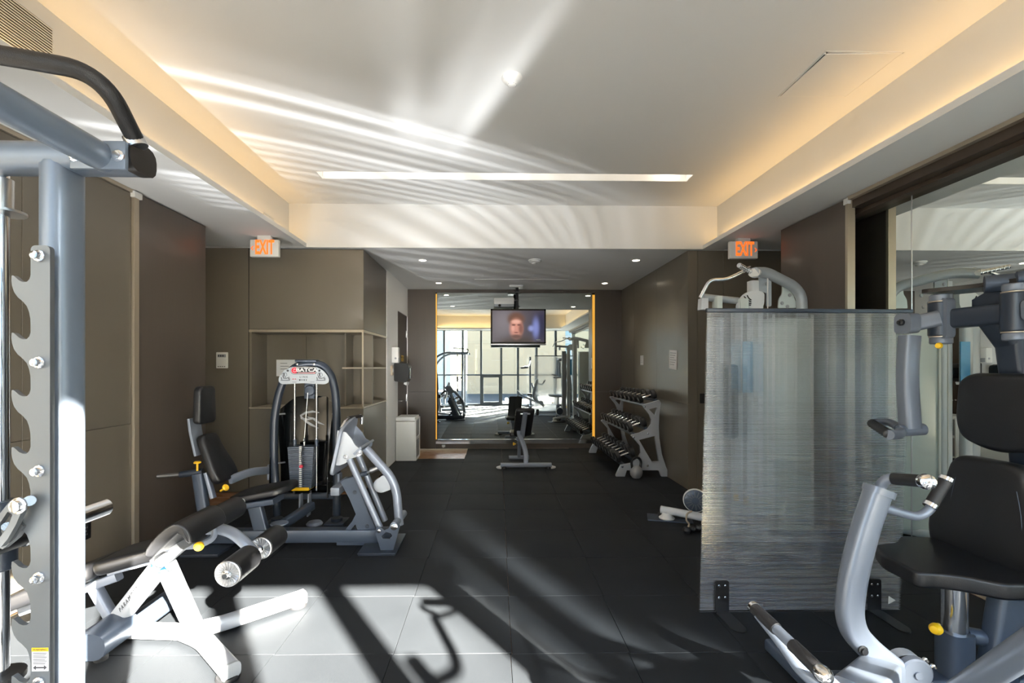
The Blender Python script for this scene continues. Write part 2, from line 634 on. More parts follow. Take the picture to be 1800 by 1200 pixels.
# floor: timber base with rubber tiles laid over it
fl = struct('floor', MB().box(-4.3, 4.3, -1.3, AY + .1, -0.12, -0.012), 'wood_floor', 'timber floor under and beyond the black rubber tiles')
TW = 0.6115
ty0 = PZ(890, 1148.3).y
a0 = math.radians(-0.69)
ca, sa = math.cos(a0), math.sin(a0)
p_ref = PZ(900.8, 1191.7)
tile_mesh = None
for iy in range(-6, 11):
    for ix in range(-6, 6):
        # tile cell corner in the grid's own frame, the grid turned a touch against the room
        gx, gy = ix * TW, (iy * TW + ty0 - p_ref.y)
        cx, cy = gx + TW / 2, gy + TW / 2
        wx = p_ref.x + cx * ca + cy * sa * -1
        wy = p_ref.y + cx * sa * 1 + cy * ca
        wx = p_ref.x + cx * ca - cy * math.sin(-a0) * -1
        x0, x1, y0, y1 = wx - TW / 2, wx + TW / 2, wy - TW / 2, wy + TW / 2
        # keep the tiles inside the room outline
        if wy > 5.5:
            lo, hi = AL + 0.0, AR
        else:
            lo, hi = -2.86, 3.13
        X0, X1 = max(x0, lo), min(x1, hi)
        Y0, Y1 = max(y0, WIN + .06), min(y1, AY - .02)
        if wx < -0.5 and Y1 > 7.62: Y1 = min(Y1, 7.62)
        if wy <= 5.5 and Y1 > 5.62 and (X0 < AL or X1 > AR): Y1 = min(Y1, 5.62)
        if X1 - X0 < .03 or Y1 - Y0 < .03: continue
        full = X1 - X0 > TW - .001 and Y1 - Y0 > TW - .001
        g = 0.0012
        dz = random.uniform(-0.0007, 0.0007)
        if full and tile_mesh is not None:
            o = bpy.data.objects.new('rubber_tile', tile_mesh)
            COL.objects.link(o)
        else:
            wdt, dpt = X1 - X0, Y1 - Y0
            mb = MB()
            out = [(-wdt / 2 + g, -dpt / 2 + g), (wdt / 2 - g, -dpt / 2 + g), (wdt / 2 - g, dpt / 2 - g), (-wdt / 2 + g, dpt / 2 - g)]
            if wx < -0.2 and wx > -0.7 and wy > 7.7:      # rounded outer corner at the mirror end
                out = [tuple(q)[:2] for q in fillet([V(q + (0,)) for q in out], [0, 0, 0, .28], 6, True)]
            mb.pad(out, (0, 0, -0.012), (1, 0, 0), (0, 1, 0), 0.012, r=0.0012, n=1)
            me = mb.mesh('rubber_tile', smooth=False)
            me.materials.append(MATS['rubber'])
            if full: tile_mesh = me
            o = bpy.data.objects.new('rubber_tile', me)
            COL.objects.link(o)
        o.location = ((X0 + X1) / 2, (Y0 + Y1) / 2, dz)
        o.rotation_euler = (0, 0, 0)
        o.parent = fl

# ceiling: tray ceiling with a light slot, low alcove ceiling, soffits, beam
SX0, SX1, SY0, SY1 = -1.74, 2.02, 4.66, 4.84
mb = MB()
mb.box(TL, TR, -1.1, SY0, ZU, ZU + .1).box(TL, TR, SY1, BY, ZU, ZU + .1).box(TL, SX0, SY0, SY1, ZU, ZU + .1).box(SX1, TR, SY0, SY1, ZU, ZU + .1)
ceil = struct('ceiling', mb, 'white_paint', 'white tray ceiling with glowing coves and a light slot')
mb = MB().box(-4.3, 4.3, BY + .05, AY + .15, ZL, ZL + .08)
obj('alcove_ceiling', mb, 'white_paint', ceil, smooth=False)
mb = MB().box(-2.5, 2.8, BY, BY + .12, ZL - .001, ZU + .1)
obj('beam', mb, 'white_paint', ceil, smooth=False)
for nm, x0, x1 in (('soffit', -4.3, LL), ('soffit', LR, 4.3)):
    obj(nm, MB().box(x0, x1, -1.1, BY, ZL, ZL + .018), 'white_paint', ceil, smooth=False)
for x0, x1 in ((TL - .1, TL), (TR, TR + .1)):
    obj('tray_wall', MB().box(x0, x1, -1.1, BY, ZL + .018, ZU + .1), 'white_paint', ceil, smooth=False)
for x0, x1 in ((LL - .014, LL), (LR, LR + .014)):
    obj('cove_lip', MB().box(x0, x1, -0.62, BY, ZL + .018, ZL + .046), 'white_paint', ceil, smooth=False)
# curved bulkhead at the window end of the tray
arc = [(TL - .05, -0.15)] + [(TL + (TR - TL) * k / 24, -0.15 - .42 * math.sin(PI * (0.15 + .85 * k / 24)) ** .8) for k in range(1, 24)] + [(TR + .05, -0.18), (TR + .05, -1.1), (TL - .05, -1.1)]
obj('curved_bulkhead', MB().prism(arc, (0, 0, (ZL + ZU) / 2 + .04), (1, 0, 0), (0, 1, 0), ZU - ZL + .06), 'white_paint', ceil)
arc2 = [(LL, 0.06)] + [(LL + (LR - LL) * k / 24, 0.06 - .42 * math.sin(PI * (0.15 + .85 * k / 24)) ** .8) for k in range(1, 24)] + [(LR, 0.03), (LR, -1.1), (LL, -1.1)]
obj('bulkhead_soffit', MB().prism(arc2, (0, 0, ZL + .009), (1, 0, 0), (0, 1, 0), .018), 'white_paint', ceil)
obj('bulkhead_lip', MB().sweep([V((a, b, ZL + .032)) for a, b in arc2[:-2]], rrect(.014, .028, .002)), 'white_paint', ceil)

# lamps in the coves and the slot
def area(name, loc, sx, sy, energy, color, rot=(PI, 0, 0)):
    d = bpy.data.lights.new(name, 'AREA')
    d.shape = 'RECTANGLE'; d.size = sx; d.size_y = sy; d.energy = energy; d.color = color
    o = bpy.data.objects.new(name, d); COL.objects.link(o)
    o.location = loc; o.rotation_euler = rot
    return o

WARM = (1.0, 0.60, 0.22)
area('cove_lamp', (TL + .05, 2.45, ZL + .026), .03, 6.0, 5.6, WARM, (PI, math.radians(-12), 0))
area('cove_lamp', (TR - .05, 2.45, ZL + .026), .03, 6.0, 5.6, WARM, (PI, math.radians(12), 0))
area('cove_lamp', (0.15, -.42, ZL + .03), 4.3, .03, 7, WARM)

area('slot_lamp', (.14, 4.75, ZU + .115), 3.6, .10, 1.1, (1.0, .86, .70), (0, 0, 0))
sl = thing('light_slot', 'long recessed light slot across the tray ceiling', 'light', (0.14, 4.75, ZU))
mb = MB()
mb.box(SX0 + .001, SX1 - .001, SY0 + .001, SY0 + .006, ZU + .001, ZU + .14).box(SX0 + .001, SX1 - .001, SY1 - .006, SY1 - .001, ZU + .001, ZU + .14)
mb.box(SX0 + .001, SX0 + .006, SY0 + .006, SY1 - .006, ZU + .001, ZU + .14).box(SX1 - .006, SX1 - .001, SY0 + .006, SY1 - .006, ZU + .001, ZU + .14)
mb.box(SX0 + .001, SX1 - .001, SY0 + .001, SY1 - .001, ZU + .14, ZU + .15)
obj('recess', mb, 'white_paint', sl, smooth=False)
for x in (-1.5, .16, 1.82):
    obj('slot_lamp', MB().cyl((x, 4.75, ZU + .128), (x, 4.75, ZU + .118), .05, 20), 'slot_glow', sl)

# left wall: panels on a dark backing, joints left open
wl = struct('wall_left', MB().box(XL - .12, XL - .02, -1.1, 4.75, 0, ZL), 'gap_black', 'left side wall clad in taupe laminate panels')
ys = [-1.05, -0.53, .34, 1.21, 2.07, 2.93, 3.80]
seam = 1.03
for y0, y1 in zip(ys, ys[1:]):
    for z0, z1 in ((0.0, seam), (seam, ZL - .03)):
        obj('wall_panel', MB().box(XL - .02, XL, y0 + .0015, y1 - .0015, z0 + .0015, z1 - .0015, .001, 1), 'taupe_laminate', wl, smooth=False)
obj('sliding_panel', MB().box(XL - .02, XL + .012, 3.86, 4.75, 0.004, ZL - .012, .002, 1), 'brown_laminate', wl, smooth=False, label='dark brown sliding panel at the corridor end')
obj('edge_strip', MB().box(XL - .02, XL + .02, 3.805, 3.855, 0.0, ZL - .03), 'champagne', wl, smooth=False, label='pale vertical metal edge strip')
obj('track_block', MB().box(XL - .005, XL + .035, 3.79, 3.87, ZL - .06, ZL - .012), 'white_plastic', wl, smooth=False)
obj('head_track', MB().box(XL - .02, XL + .016, -1.05, 3.80, ZL - .028, ZL - .002), 'champagne', wl, smooth=False)

# corridor beyond the left wall, facing wall with cabinet
wf = struct('wall_back_left', MB().box(-4.3, -2.888, WY, WY + .1, 0, ZL), 'taupe_laminate', 'taupe wall strip with the thermostat beside the cabinet')
obj('wall_seam', MB().box(-2.892, -2.886, WY - .0005, WY + .02, 0, ZL), 'gap_black', wf, smooth=False)
struct('wall_corridor_left', MB().box(-4.4, -4.3, 4.0, WY + .1, 0, ZL), 'white_wall', 'plain corridor wall behind the left sliding panel')
struct('wall_corridor_right', MB().box(4.3, 4.4, 4.0, WY + .1, 0, ZL), 'white_wall', 'plain corridor wall behind the right sliding panel')
struct('trim_1', MB().box(-4.3, -2.90, 4.55, 4.75, 0, ZL), 'dark_brown', 'return wall closing the left corridor')

# right wall: sliding panel, mirror in a recess, head strip
wr = struct('wall_right', MB().box(3.165, 3.28, -1.1, 4.77, 0, ZL), 'dark_brown', 'right side wall carrying the long mirror')
for y0, y1 in ((-1.0, -.05), (-.05, 1.70), (1.70, 3.462), (3.466, 4.70)):
    obj('mirror_pane', MB().box(3.15, 3.163, y0 + .001, y1 - .001, .10, 2.766), 'mirror_glass', wr, smooth=False)
obj('joint_bead', MB().box(3.147, 3.152, 3.4615, 3.4665, .10, 2.766), 'brushed', wr, smooth=False)
obj('mirror_head', MB().box(3.07, 3.166, -1.0, 4.70, 2.766, ZL), 'dark_brown', wr, smooth=False)
obj('head_board', MB().box(2.985, 3.07, -1.0, 3.84, 2.80, ZL - .002), 'dark_brown', wr, smooth=False)
obj('head_track', MB().box(2.945, 2.985, -1.0, 3.84, ZL - .03, ZL - .002), 'champagne', wr, smooth=False)
obj('base_strip', MB().box(3.135, 3.165, -1.0, 4.70, 0, .10), 'tan_pad', wr, smooth=False, label='pale timber strip under the mirror')
rp = struct('trim_2', MB().box(2.955, 3.005, 3.86, 4.75, 0.004, ZL - .012, .002, 1), 'brown_laminate', 'dark brown sliding panel in front of the right mirror')
obj('edge_strip', MB().box(2.945, 3.01, 3.835, 3.86, 0, ZL - .03), 'champagne', rp, smooth=False, label='pale metal edge strip')
obj('track_block', MB().box(2.94, 2.97, 3.83, 3.875, ZL - .06, ZL - .012), 'white_plastic', rp, smooth=False)
struct('trim_3', MB().box(3.005, 4.3, 4.68, 4.77, 0, ZL), 'dark_brown', 'return wall closing the right corridor')

# facing wall right of the alcove
wb = struct('wall_back_right', MB().box(AR + .02, 4.3, WY + .02, WY + .1, 0, ZL), 'gap_black', 'taupe facing wall right of the alcove under the exit sign')
for x0, x1 in ((AR + .0205, 2.485), (2.489, 2.8), (2.803, 4.3)):
    obj('wall_panel', MB().box(x0, x1, WY, WY + .02, 0.002, ZL - .004), 'taupe_laminate', wb, smooth=False)

# alcove: right wall, back wall, left white wall
wa = struct('wall_alcove_right', MB().box(AR + .02, AR + .1, WY + .1, AY, 0, ZL), 'gap_black', 'alcove side wall of taupe panels behind the dumbbells')
for y0, y1 in ((WY, 6.72), (6.723, 7.8), (7.803, AY)):
    for z0, z1 in ((0.002, 1.03), (1.033, ZL - .003)):
        obj('wall_panel', MB().box(AR, AR + .02, y0, y1, z0, z1), 'taupe_laminate', wa, smooth=False)
wk = struct('wall_back', MB().box(AL - .05, AR + .1, AY, AY + .12, 0, ZL), 'gap_black', 'alcove back wall of dark brown panels around the mirror')
MX0, MX1, MZ0, MZ1 = -1.0, 1.83, .10, 2.83
for x0, x1, z0, z1 in ((AL, MX0 - .03, .0, 1.03), (AL, MX0 - .03, 1.033, ZL - .003), (MX1 + .05, AR, 0, 1.03), (MX1 + .05, AR, 1.033, ZL - .003), (MX0 - .028, MX1 + .048, MZ1 + .004, ZL - .003)):
    obj('wall_panel', MB().box(x0, x1, AY - .03, AY + .01, z0, z1), 'brown_laminate', wk, smooth=False)
obj('base_panel', MB().box(MX0 - .028, MX1 + .048, AY - .03, AY + .01, 0, MZ0 - .012), 'brown_laminate', wk, smooth=False)
mm = thing('wall_mirror', 'large frameless mirror on the alcove back wall with amber edges', 'mirror', (0.415, AY, MZ0))
for x0, x1 in ((MX0, .413), (.415, MX1)):
    obj('mirror_pane', MB().box(x0, x1, AY - .012, AY - .002, MZ0 + .06, MZ1), 'mirror_glass', mm, smooth=False)
obj('steel_strip', MB().box(MX0 - .02, MX1 + .04, AY - .035, AY - .002, MZ0 - .01, MZ0 + .065), 'chrome', mm, smooth=False, label='polished steel strip under the mirror')
obj('amber_strip', MB().box(MX1 + .006, MX1 + .046, AY - .036, AY - .004, MZ0 + .07, MZ1 - .03), 'amber_led', mm, smooth=False, label='glowing amber strip')
obj('amber_strip', MB().box(MX0 - .022, MX0 - .004, AY - .036, AY - .004, MZ0 + .07, MZ1 - .02), 'amber_led', mm, smooth=False, label='thin glowing amber strip')

ww = struct('wall_alcove_left', MB().box(AL - .1, AL, 6.86, 7.66, 0, ZL).box(AL - .1, AL, 7.66, AY, 2.40, ZL).box(AL - .1, AL, 8.54, AY, 0, 2.4), 'white_wall', 'white alcove wall with the brown door')
dr = struct('door_1', MB().box(AL - .06, AL - .012, 7.665, 8.535, .006, 2.394), 'dark_brown', 'tall dark brown door in the white alcove wall')
mb = MB().tube([(AL - .012, 7.79, .92), (AL + .05, 7.79, .92), (AL + .05, 7.92, .92)], .009, 10, .02).cyl((AL - .012, 7.79, .92), (AL - .006, 7.79, .92), .026, 16)
obj('door_handle', mb, 'chrome', dr)
for z in (2.07, .93):
    obj('hinge', MB().cyl((AL - .004, 8.5, z - .06), (AL - .004, 8.5, z + .06), .012, 10).box(AL - .013, AL - .009, 8.44, 8.535, z - .06, z + .06), 'brushed', dr)
obj('door_sign', MB().box(AL - .012, AL - .009, 8.02, 8.22, 1.58, 1.68), 'yellow', dr, smooth=False, label='yellow and black notice plate')
mb = MB()
text_into(mb, 'CAUTION', (AL - .0085, 8.12, 1.645), (0, -1, 0), (0, 0, 1), .05, .001)
for k in range(3): mb.box(AL - .0088, AL - .008, 8.04, 8.20, 1.592 + k * .012, 1.597 + k * .012)
bpy.data.objects.remove(obj('sign_letters', mb, 'ink', dr)) if False else obj('sign_letters', mb, 'ink', dr, smooth=False)
obj('door_plate', MB().box(AL - .012, AL - .009, 8.01, 8.23, 1.42, 1.475), 'gray_plastic', dr, smooth=False, label='pale name plate')

# window wall behind the camera
mull = [-3.26, -2.55, -1.84, -1.13, -.42, .352, 1.0, 1.715, 2.46, 3.12]
for k, (x0, x1) in enumerate(zip(mull, mull[1:])):
    wn = struct('window_%d' % (k + 1), MB().box(x0 + .03, x1 - .03, WIN - .045, WIN - .03, .06, ZL), 'clear_glass', 'tall clear window bay number %d of the window wall' % (k + 1))
    obj('mullion', MB().box(x0 - .04, x0 + .04, WIN - .12, WIN + .05, 0, ZL + .02), 'mullion', wn, smooth=False)
    obj('transom', MB().box(x0 + .03, x1 - .03, WIN - .09, WIN + .03, 1.15, 1.21), 'mullion', wn, smooth=False)
    obj('sill_rail', MB().box(x0 + .03, x1 - .03, WIN - .09, WIN + .03, -.02, .07), 'mullion', wn, smooth=False)
    obj('head_rail', MB().box(x0 + .03, x1 - .03, WIN - .09, WIN + .03, ZL - .01, ZL + .05), 'mullion', wn, smooth=False)
    if abs(x0 + .42) < .01:
        mb = MB()
        for a, b, c, d in ((x0 + .03, x0 + .09, .07, 1.15), (x1 - .09, x1 - .03, .07, 1.15), (x0 + .09, x1 - .09, .07, .14), (x0 + .09, x1 - .09, 1.08, 1.15)):
            mb.box(a, b, WIN - .09, WIN + .03, c, d)
        obj('sash', mb, 'mullion', wn, smooth=False)
struct('trim_4', MB().box(-4.3, 4.3, WIN - .12, WIN + .0, ZL + .018, ZU + .4), 'white_paint', 'spandrel wall above the window heads')
struct('trim_5', MB().box(3.085, 3.3, WIN - .15, WIN + .02, 0, ZL + .02), 'white_paint', 'window wall end post on the mirror side')
struct('trim_6', MB().box(-4.3, -2.9, WIN - .15, WIN + .02, 0, ZL + .02), 'white_paint', 'solid end of the window wall on the panel side')

# roof over everything, so that daylight comes in by the windows only
struct('roof', MB().box(-4.5, 4.5, -1.2, AY + .3, ZU + .3, ZU + .4).box(-4.5, 4.5, -1.2, BY, ZU + .16, ZU + .3).box(-4.45, -4.3, -1.2, AY + .2, 0, ZU + .3).box(4.3, 4.45, -1.2, AY + .2, 0, ZU + .3).box(-4.5, 4.5, AY + .12, AY + .25, 0, ZU + .3), 'white_wall', 'flat roof slab and outer shell of the gym')

# outside, seen in the mirrors
struct('pavement', MB().box(-30, 30, -40, WIN - .12, -.3, -.12), 'pavement', 'pale pavement outside the windows')
bd = thing('beige_building', 'beige stone building opposite the windows', 'building', (-1.0, -11, -.12))
mb = MB().box(-1.5, 4.4, -16, -11, -.12, 7.0)
obj('wall', mb, 'facade_beige', bd, smooth=False)
bw = thing('white_building', 'white office block with rows of windows beyond the beige building', 'building', (-8, -17, -.12))
obj('wall', MB().box(-16, -3.0, -24, -17, -.12, 9).box(4.8, 8.5, -24, -17, -.12, 9), 'facade_white', bw, smooth=False)
for bx0, n in ((-15.5, 9), (5.1, 3)):
    for i in range(n):
        for j in range(4):
            x = bx0 + i * 1.15; z = .8 + j * 1.5
            obj('window', MB().box(x, x + .8, -17.03, -16.98, z, z + .9), 'facade_glass', bw, smooth=False)
bt = thing('sun_blocker', 'unseen tall block added to shade the mirror-side windows from the sun', 'building', (18.0, -16, -.12))  # out of view, added and sized to cut the sun on that side
obj('wall', MB().box(15.1, 22, -20, -12, -.12, 18.5), 'facade_white', bt, smooth=False)
for i in range(6):
    for j in range(8):
        obj('window', MB().box(15.4 + i * 1.1, 16.1 + i * 1.1, -12.0, -11.97, 1 + j * 1.8, 2 + j * 1.8), 'facade_glass', bt, smooth=False)
X_, Y_, Z_ = V((1, 0, 0)), V((0, 1, 0)), V((0, 0, 1))


def bolt(mb, p, axis, r=.009, h=.008):
    mb.lathe(p, axis, [(r * 1.5, 0), (r * 1.5, h * .3), (r, h * .35), (r, h), (r * .5, h * 1.05)], 10)
    return mb


def trace(px_pts, Y, ox, oy, k):
    """outline in the X/Z plane at depth Y from points read on an enlarged view"""
    out = []
    for a, b in px_pts:
        p = P(ox + a / k, oy + b / k, Y)
        out.append((p.x, p.z))
    return out


# ================================================================== smith machine (left foreground)
RY = 1.13
sm = thing('smith_machine', 'tall silver-blue smith machine frame with hooked catch plate in front of the panels', 'weight machine', (-1.3, RY, 0))
UPX = P(110, 700, RY).x
beam_z = P(120, 280, RY).z
rear_x = -2.12
E_ = P(253, 280, RY)
for yy in (RY, -.42):
    mb = MB()
    mb.bar([(UPX, yy, .03), (UPX, yy, beam_z)], .066, .078, .024, up=(0, 1, 0))
    obj('upright', mb, 'rack_blue', sm)
    mb = MB().bar([(E_.x - .022, yy, beam_z), (-1.72, yy, beam_z), (rear_x, yy, beam_z - .38), (rear_x, yy, .03)], .066, .082, .024, .30, 8, up=(0, 1, 0))
    obj('top_beam', mb, 'rack_blue', sm)
    mb = MB().bar([(E_.x - .022, yy, beam_z), (E_.x, yy, beam_z)], .069, .085, .026, up=(0, 1, 0))
    obj('end_cap', mb, 'black_plastic', sm)
    mb = MB().bar([(UPX + .12, yy, .035), (rear_x - .12, yy, .035)], .07, .07, .015)
    obj('base_beam', mb, 'rack_blue', sm)
# cross tube towards the windows, held by a welded plate
cz = P(185, 272, RY - .05).z
cxx = P(172, 272, RY - .05).x
mb = MB().cyl((cxx, RY - .03, cz), (cxx, -.40, cz), .032, 20)
obj('cross_tube', mb, 'rack_blue', sm)
mb = MB().box(cxx - .062, cxx + .062, RY - .052, RY - .040, cz - .032, cz + .032, .003)
ct = obj('mount_plate', mb, 'rack_blue', sm)
mb = MB()
for dx in (-.048, .048): bolt(mb, (cxx + dx, RY - .052, cz - .004), (0, -1, 0), .009, .010)
obj('plate_bolts', mb, 'chrome', ct)
# black chin bar
a = P(240, 250, RY - .02); b = P(176, 130, RY - .12); c = P(150, 118, RY - .16); d = P(-60, 86, RY - .17); e = P(-330, 60, RY - .18)
mb = MB().tube(fillet([a, P(178, 128, RY - .13), d, e], .11, 10), .0185, 16)
obj('chin_bar', mb, 'grip', sm, label='black rubber covered chin-up bar')
mb = MB().cyl(a + V((.004, 0, -.012)), a + V((-.006, -.004, .012)), .0215, 18)
obj('bar_collar', mb, 'brushed', sm)
# guide rod with its top collar and sliding sleeve
gx = P(1, 600, RY + .02).x
gy = RY + .02
mb = MB().cyl((gx, gy, .06), (gx, gy, beam_z - .03), .0165, 20)
obj('guide_rod', mb, 'chrome', sm)
mb = MB().cyl((gx, gy, beam_z - .115), (gx, gy, beam_z - .04), .024, 18)
mb.cyl((gx, gy, beam_z - .122), (gx, gy, beam_z - .116), .047, 22)
obj('rod_collar', mb, 'brushed', sm)
mb = MB().cyl((gx, gy, P(0, 1195, gy).z), (gx, gy, P(0, 1185, gy).z), .046, 22).cyl((gx, gy, P(0, 1206, gy).z - .06), (gx, gy, P(0, 1194, gy).z), .032, 20)
obj('stop_bumper', mb, 'black_rubber', sm)
mb = MB().cyl((gx, gy, P(0, 1000, gy).z), (gx, gy, P(0, 880, gy).z), .030, 22, .003)
obj('bar_carriage', mb, 'navy_paint', sm)
# toothed catch plate
py0 = RY - .075
HX0, HX1 = P(58, 700, py0).x, P(92, 700, py0).x
HT = P(25, 700, py0).x
zt = P(70, 432, py0).z
pitch = 98 / 826 * py0
tip0 = P(25, 485, py0).z
w_ = HX1 - HX0
left = [(HX0, zt), ]
k = pitch / 98.0
def hook(z):
    """one catch, traced downward from the plate edge: notch, tip, belly"""
    q = []
    u = HX0 - HT
    for fx, dz in ((0, -1), (.06, 6), (.2, 10.5), (.42, 10.8), (.62, 8), (.80, 2.5), (.93, -.5), (1.0, 0)):
        q.append((HX0 - u * fx, z - dz * k))
    for fx, dz in ((1.02, 8), (.98, 18), (.88, 28), (.68, 37), (.42, 44), (.2, 52), (.08, 62), (.01, 74), (0, 86)):
        q.append((HX0 - u * fx, z - dz * k))
    return q
prof = fillet([V((HX1, zt, 0)), V((HX0, zt, 0)), V((HX0, zt - .05, 0))], .012, 4)
outl = [(p.x, p.y) for p in fillet([V((HX1, .12, 0)), V((HX1, zt, 0)), V((HX0, zt, 0)), V((HX0, tip0 + 8 * k, 0))], .012, 5)]
z = tip0
while z > .30:
    outl += hook(z)
    z -= pitch
outl.append((HX0, .12))
outl.reverse()
mb = MB().prism(outl, (0, py0, 0), X_, Z_, .011)
cp = obj('catch_plate', mb, 'plate_zinc', sm, ang=40)
bz = [P(75, y, py0).z for y in (451, 637, 826, 1012, 1195)]
mbb, mbs = MB(), MB()
for z in bz:
    bolt(mbb, (P(75, 500, py0).x, py0 - .0055, z), (0, -1, 0), .0085, .016)
    mbs.cyl((P(78, 500, py0).x, py0 + .004, z - .006), (UPX - .01, RY - .03, z - .006), .014, 14)
obj('plate_bolts', mbb, 'chrome', cp)
obj('spacers', mbs, 'brushed', cp)
# warning label on the plate
lx0, lx1 = P(61, 1150, py0).x, P(90, 1150, py0).x
lz0, lz1 = P(70, 1176, py0).z, P(70, 1135, py0).z
lb = obj('warning_label', MB().box(lx0, lx1, py0 - .0066, py0 - .0056, lz0, lz1), 'paper', sm, smooth=False, label='white and yellow warning sticker')
obj('label_band', MB().box(lx0, lx1, py0 - .0071, py0 - .0061, lz1 - .008, lz1), 'yellow', lb, smooth=False)
mb = MB()
text_into(mb, 'WARNING', ((lx0 + lx1) / 2, py0 - .0073, lz1 - .004), X_, Z_, .0062, .0004)
for i in range(9):
    mb.box(lx0 + .003, lx1 - .003 - (i % 3) * .002, py0 - .0069, py0 - .0064, lz1 - .012 - i * .003, lz1 - .0109 - i * .003)
za = lz0 + .008
mb.prism([(lx0 + .003, za), (lx0 + .009, za + .005), (lx0 + .009, za + .0015), (lx1 - .009, za + .0015), (lx1 - .009, za + .005), (lx1 - .003, za), (lx1 - .009, za - .005), (lx1 - .009, za - .0015), (lx0 + .009, za - .0015), (lx0 + .009, za - .005)], (0, py0 - .0069, 0), X_, Z_, .0006)
obj('label_print', mb, 'ink', lb, smooth=False)
# barbell through the carriages, and its latch
bxx, bzz = P(176, 895, 1.40).x, P(176, 894, 1.40).z
mb = MB().cyl((bxx, -.7, bzz), (bxx, 1.02, bzz), .015, 18)
bb = obj('bar', mb, 'brushed', sm)
mb = MB().cyl((bxx, 1.17, bzz), (bxx, 1.42, bzz), .0245, 24, .003).cyl((bxx, -.98, bzz), (bxx, -.6, bzz), .0245, 24, .003)
obj('bar_sleeve', mb, 'chrome', sm)
mb = MB().cyl((bxx, 1.0, bzz), (bxx, 1.17, bzz), .021, 18)
obj('bar_collar', mb, 'black_plastic', sm)
lo = trace([(-100, 900), (20, 640), (200, 420), (300, 355), (400, 370), (465, 440), (440, 540), (330, 800), (180, 1060), (60, 1200), (-60, 1200), (-120, 1050)], 1.03, 0, 840, 10)
ho = trace([(-30, 940), (60, 760), (185, 575), (270, 620), (200, 800), (60, 1010), (0, 1040)], 1.03, 0, 840, 10)
lt = obj('bar_latch', MB().prism(lo, (0, 1.03, 0), X_, Z_, .012, [ho]), 'plate_zinc', sm)
lo2 = trace([(-60, 880), (150, 640), (330, 700), (470, 830), (330, 1040), (100, 1230), (-80, 1150)], 1.05, 0, 840, 10)
obj('latch_cam', MB().prism(lo2, (0, 1.05, 0), X_, Z_, .014), 'plate_zinc', lt)
mb = bolt(MB(), P(34, 888, 1.024), (0, -1, 0), .012, .012)
mb.cyl(P(12, 925, 1.045), P(12, 925, 1.032), .009, 12).cyl(P(52, 880, 1.03), P(52, 880, 1.075), .011, 14)
obj('latch_pins', mb, 'chrome', lt)
# stored plate peg low on the rear post
obj('storage_peg', MB().cyl((rear_x, RY - .04, .7), (rear_x, RY - .26, .72), .024, 16, .003), 'chrome', sm)

# ================================================================== sit-up / leg curl bench in the sun
BYY = 2.57
pb = thing('paramount_bench', 'white framed leg hold-down bench standing in the sun patch', 'bench', (-1.62, 2.57, 0))
pb.name = 'decline_bench'
J = P(345, 1112, BYY); J.z = .05
B1 = V((P(205, 1103, 2.6).x, 2.6, .052))
T = P(288, 985, 2.42)
F1 = PZ(405, 1178, .05); F2 = PZ(532, 1048, .05)
obj('base_beam', MB().bar([B1, J], .072, .072, .02), 'white_steel', pb)
obj('post', MB().bar([J + V((0.0, 0, 0)), T + V((.005, 0, -.01))], .09, .06, .018, up=(0, 1, 0)), 'white_steel', pb)
dg = obj('diagonal_beam', MB().bar([B1 + V((-.01, 0, .035)), T + V((-.02, 0, -.03))], .062, .092, .018, up=(0, 0, 1)), 'white_steel', pb)
mb = MB()
_e0, _e1 = B1 + V((-.01, 0, .035)), T + V((-.02, 0, -.03))
_u = (_e1 - _e0).normalized()
_sd = _u.cross(V((0, 0, 1))).normalized()
_sd = -_sd if _sd.y > 0 else _sd
_w = -_u.cross(_sd).normalized(); _w = -_w if _w.z < 0 else _w
_mid = (_e0 + _e1) / 2 + _u * .012 + _sd * .0345
text_into(mb, 'P A R A M O U N T', _mid, _u, _w, .0315, .001)
obj('lettering', mb, 'ink', dg, smooth=False, label='dark capital letters along the beam')
for F_, nm in ((F1, 'front_leg'), (F2, 'front_leg')):
    mid = J + (F_ - J) * .22 + V((.0, 0, 0))
    lg = obj(nm, MB().bar([J + V((-.06, 0, 0)), mid, F_], .084, .07, .022, .06, 5), 'white_steel', pb)
    dirn = (F_ - mid).normalized()
    obj('foot', MB().lathe(F_ - dirn * .03 + V((0, 0, -.05)), Z_, [(.052, 0), (.054, .006), (.05, .02), (.04, .022)], 20), 'black_rubber', lg)
    obj('leg_cap', MB().bar([F_ - dirn * .004, F_ + dirn * .012], .087, .073, .024), 'gray_plastic', lg)
# rear post and rounded transverse rear foot
obj('rear_post', MB().bar([B1 + V((.0, 0, .02)), P(150, 1002, 2.62)], .06, .06, .02, up=(0, 1, 0)), 'silver_paint', pb)
R0 = P(166, 1100, 2.38)
obj('rear_foot', MB().bar([(R0.x - .01, 2.35, .10), (R0.x - .01, 2.575, .10)], .17, .13, .055), 'slate_paint', pb)  # silver foot coloured dark slate to stand for the shade on it
obj('rear_foot', MB().bar([(R0.x + .02, 2.63, .07), (R0.x + .02, 2.92, .07)], .13, .08, .03), 'slate_paint', pb)
mb = MB()
for y in (2.42, 2.86): mb.cyl((R0.x, y, 0), (R0.x, y, .05), .03, 14)
obj('rear_pads', mb, 'black_rubber', pb)
obj('joint_plate', MB().obox(B1 + V((-.035, 0, .01)), (.03, 0, -.035), (0, .04, 0), (.012, 0, .012), .004), 'silver_paint', pb)
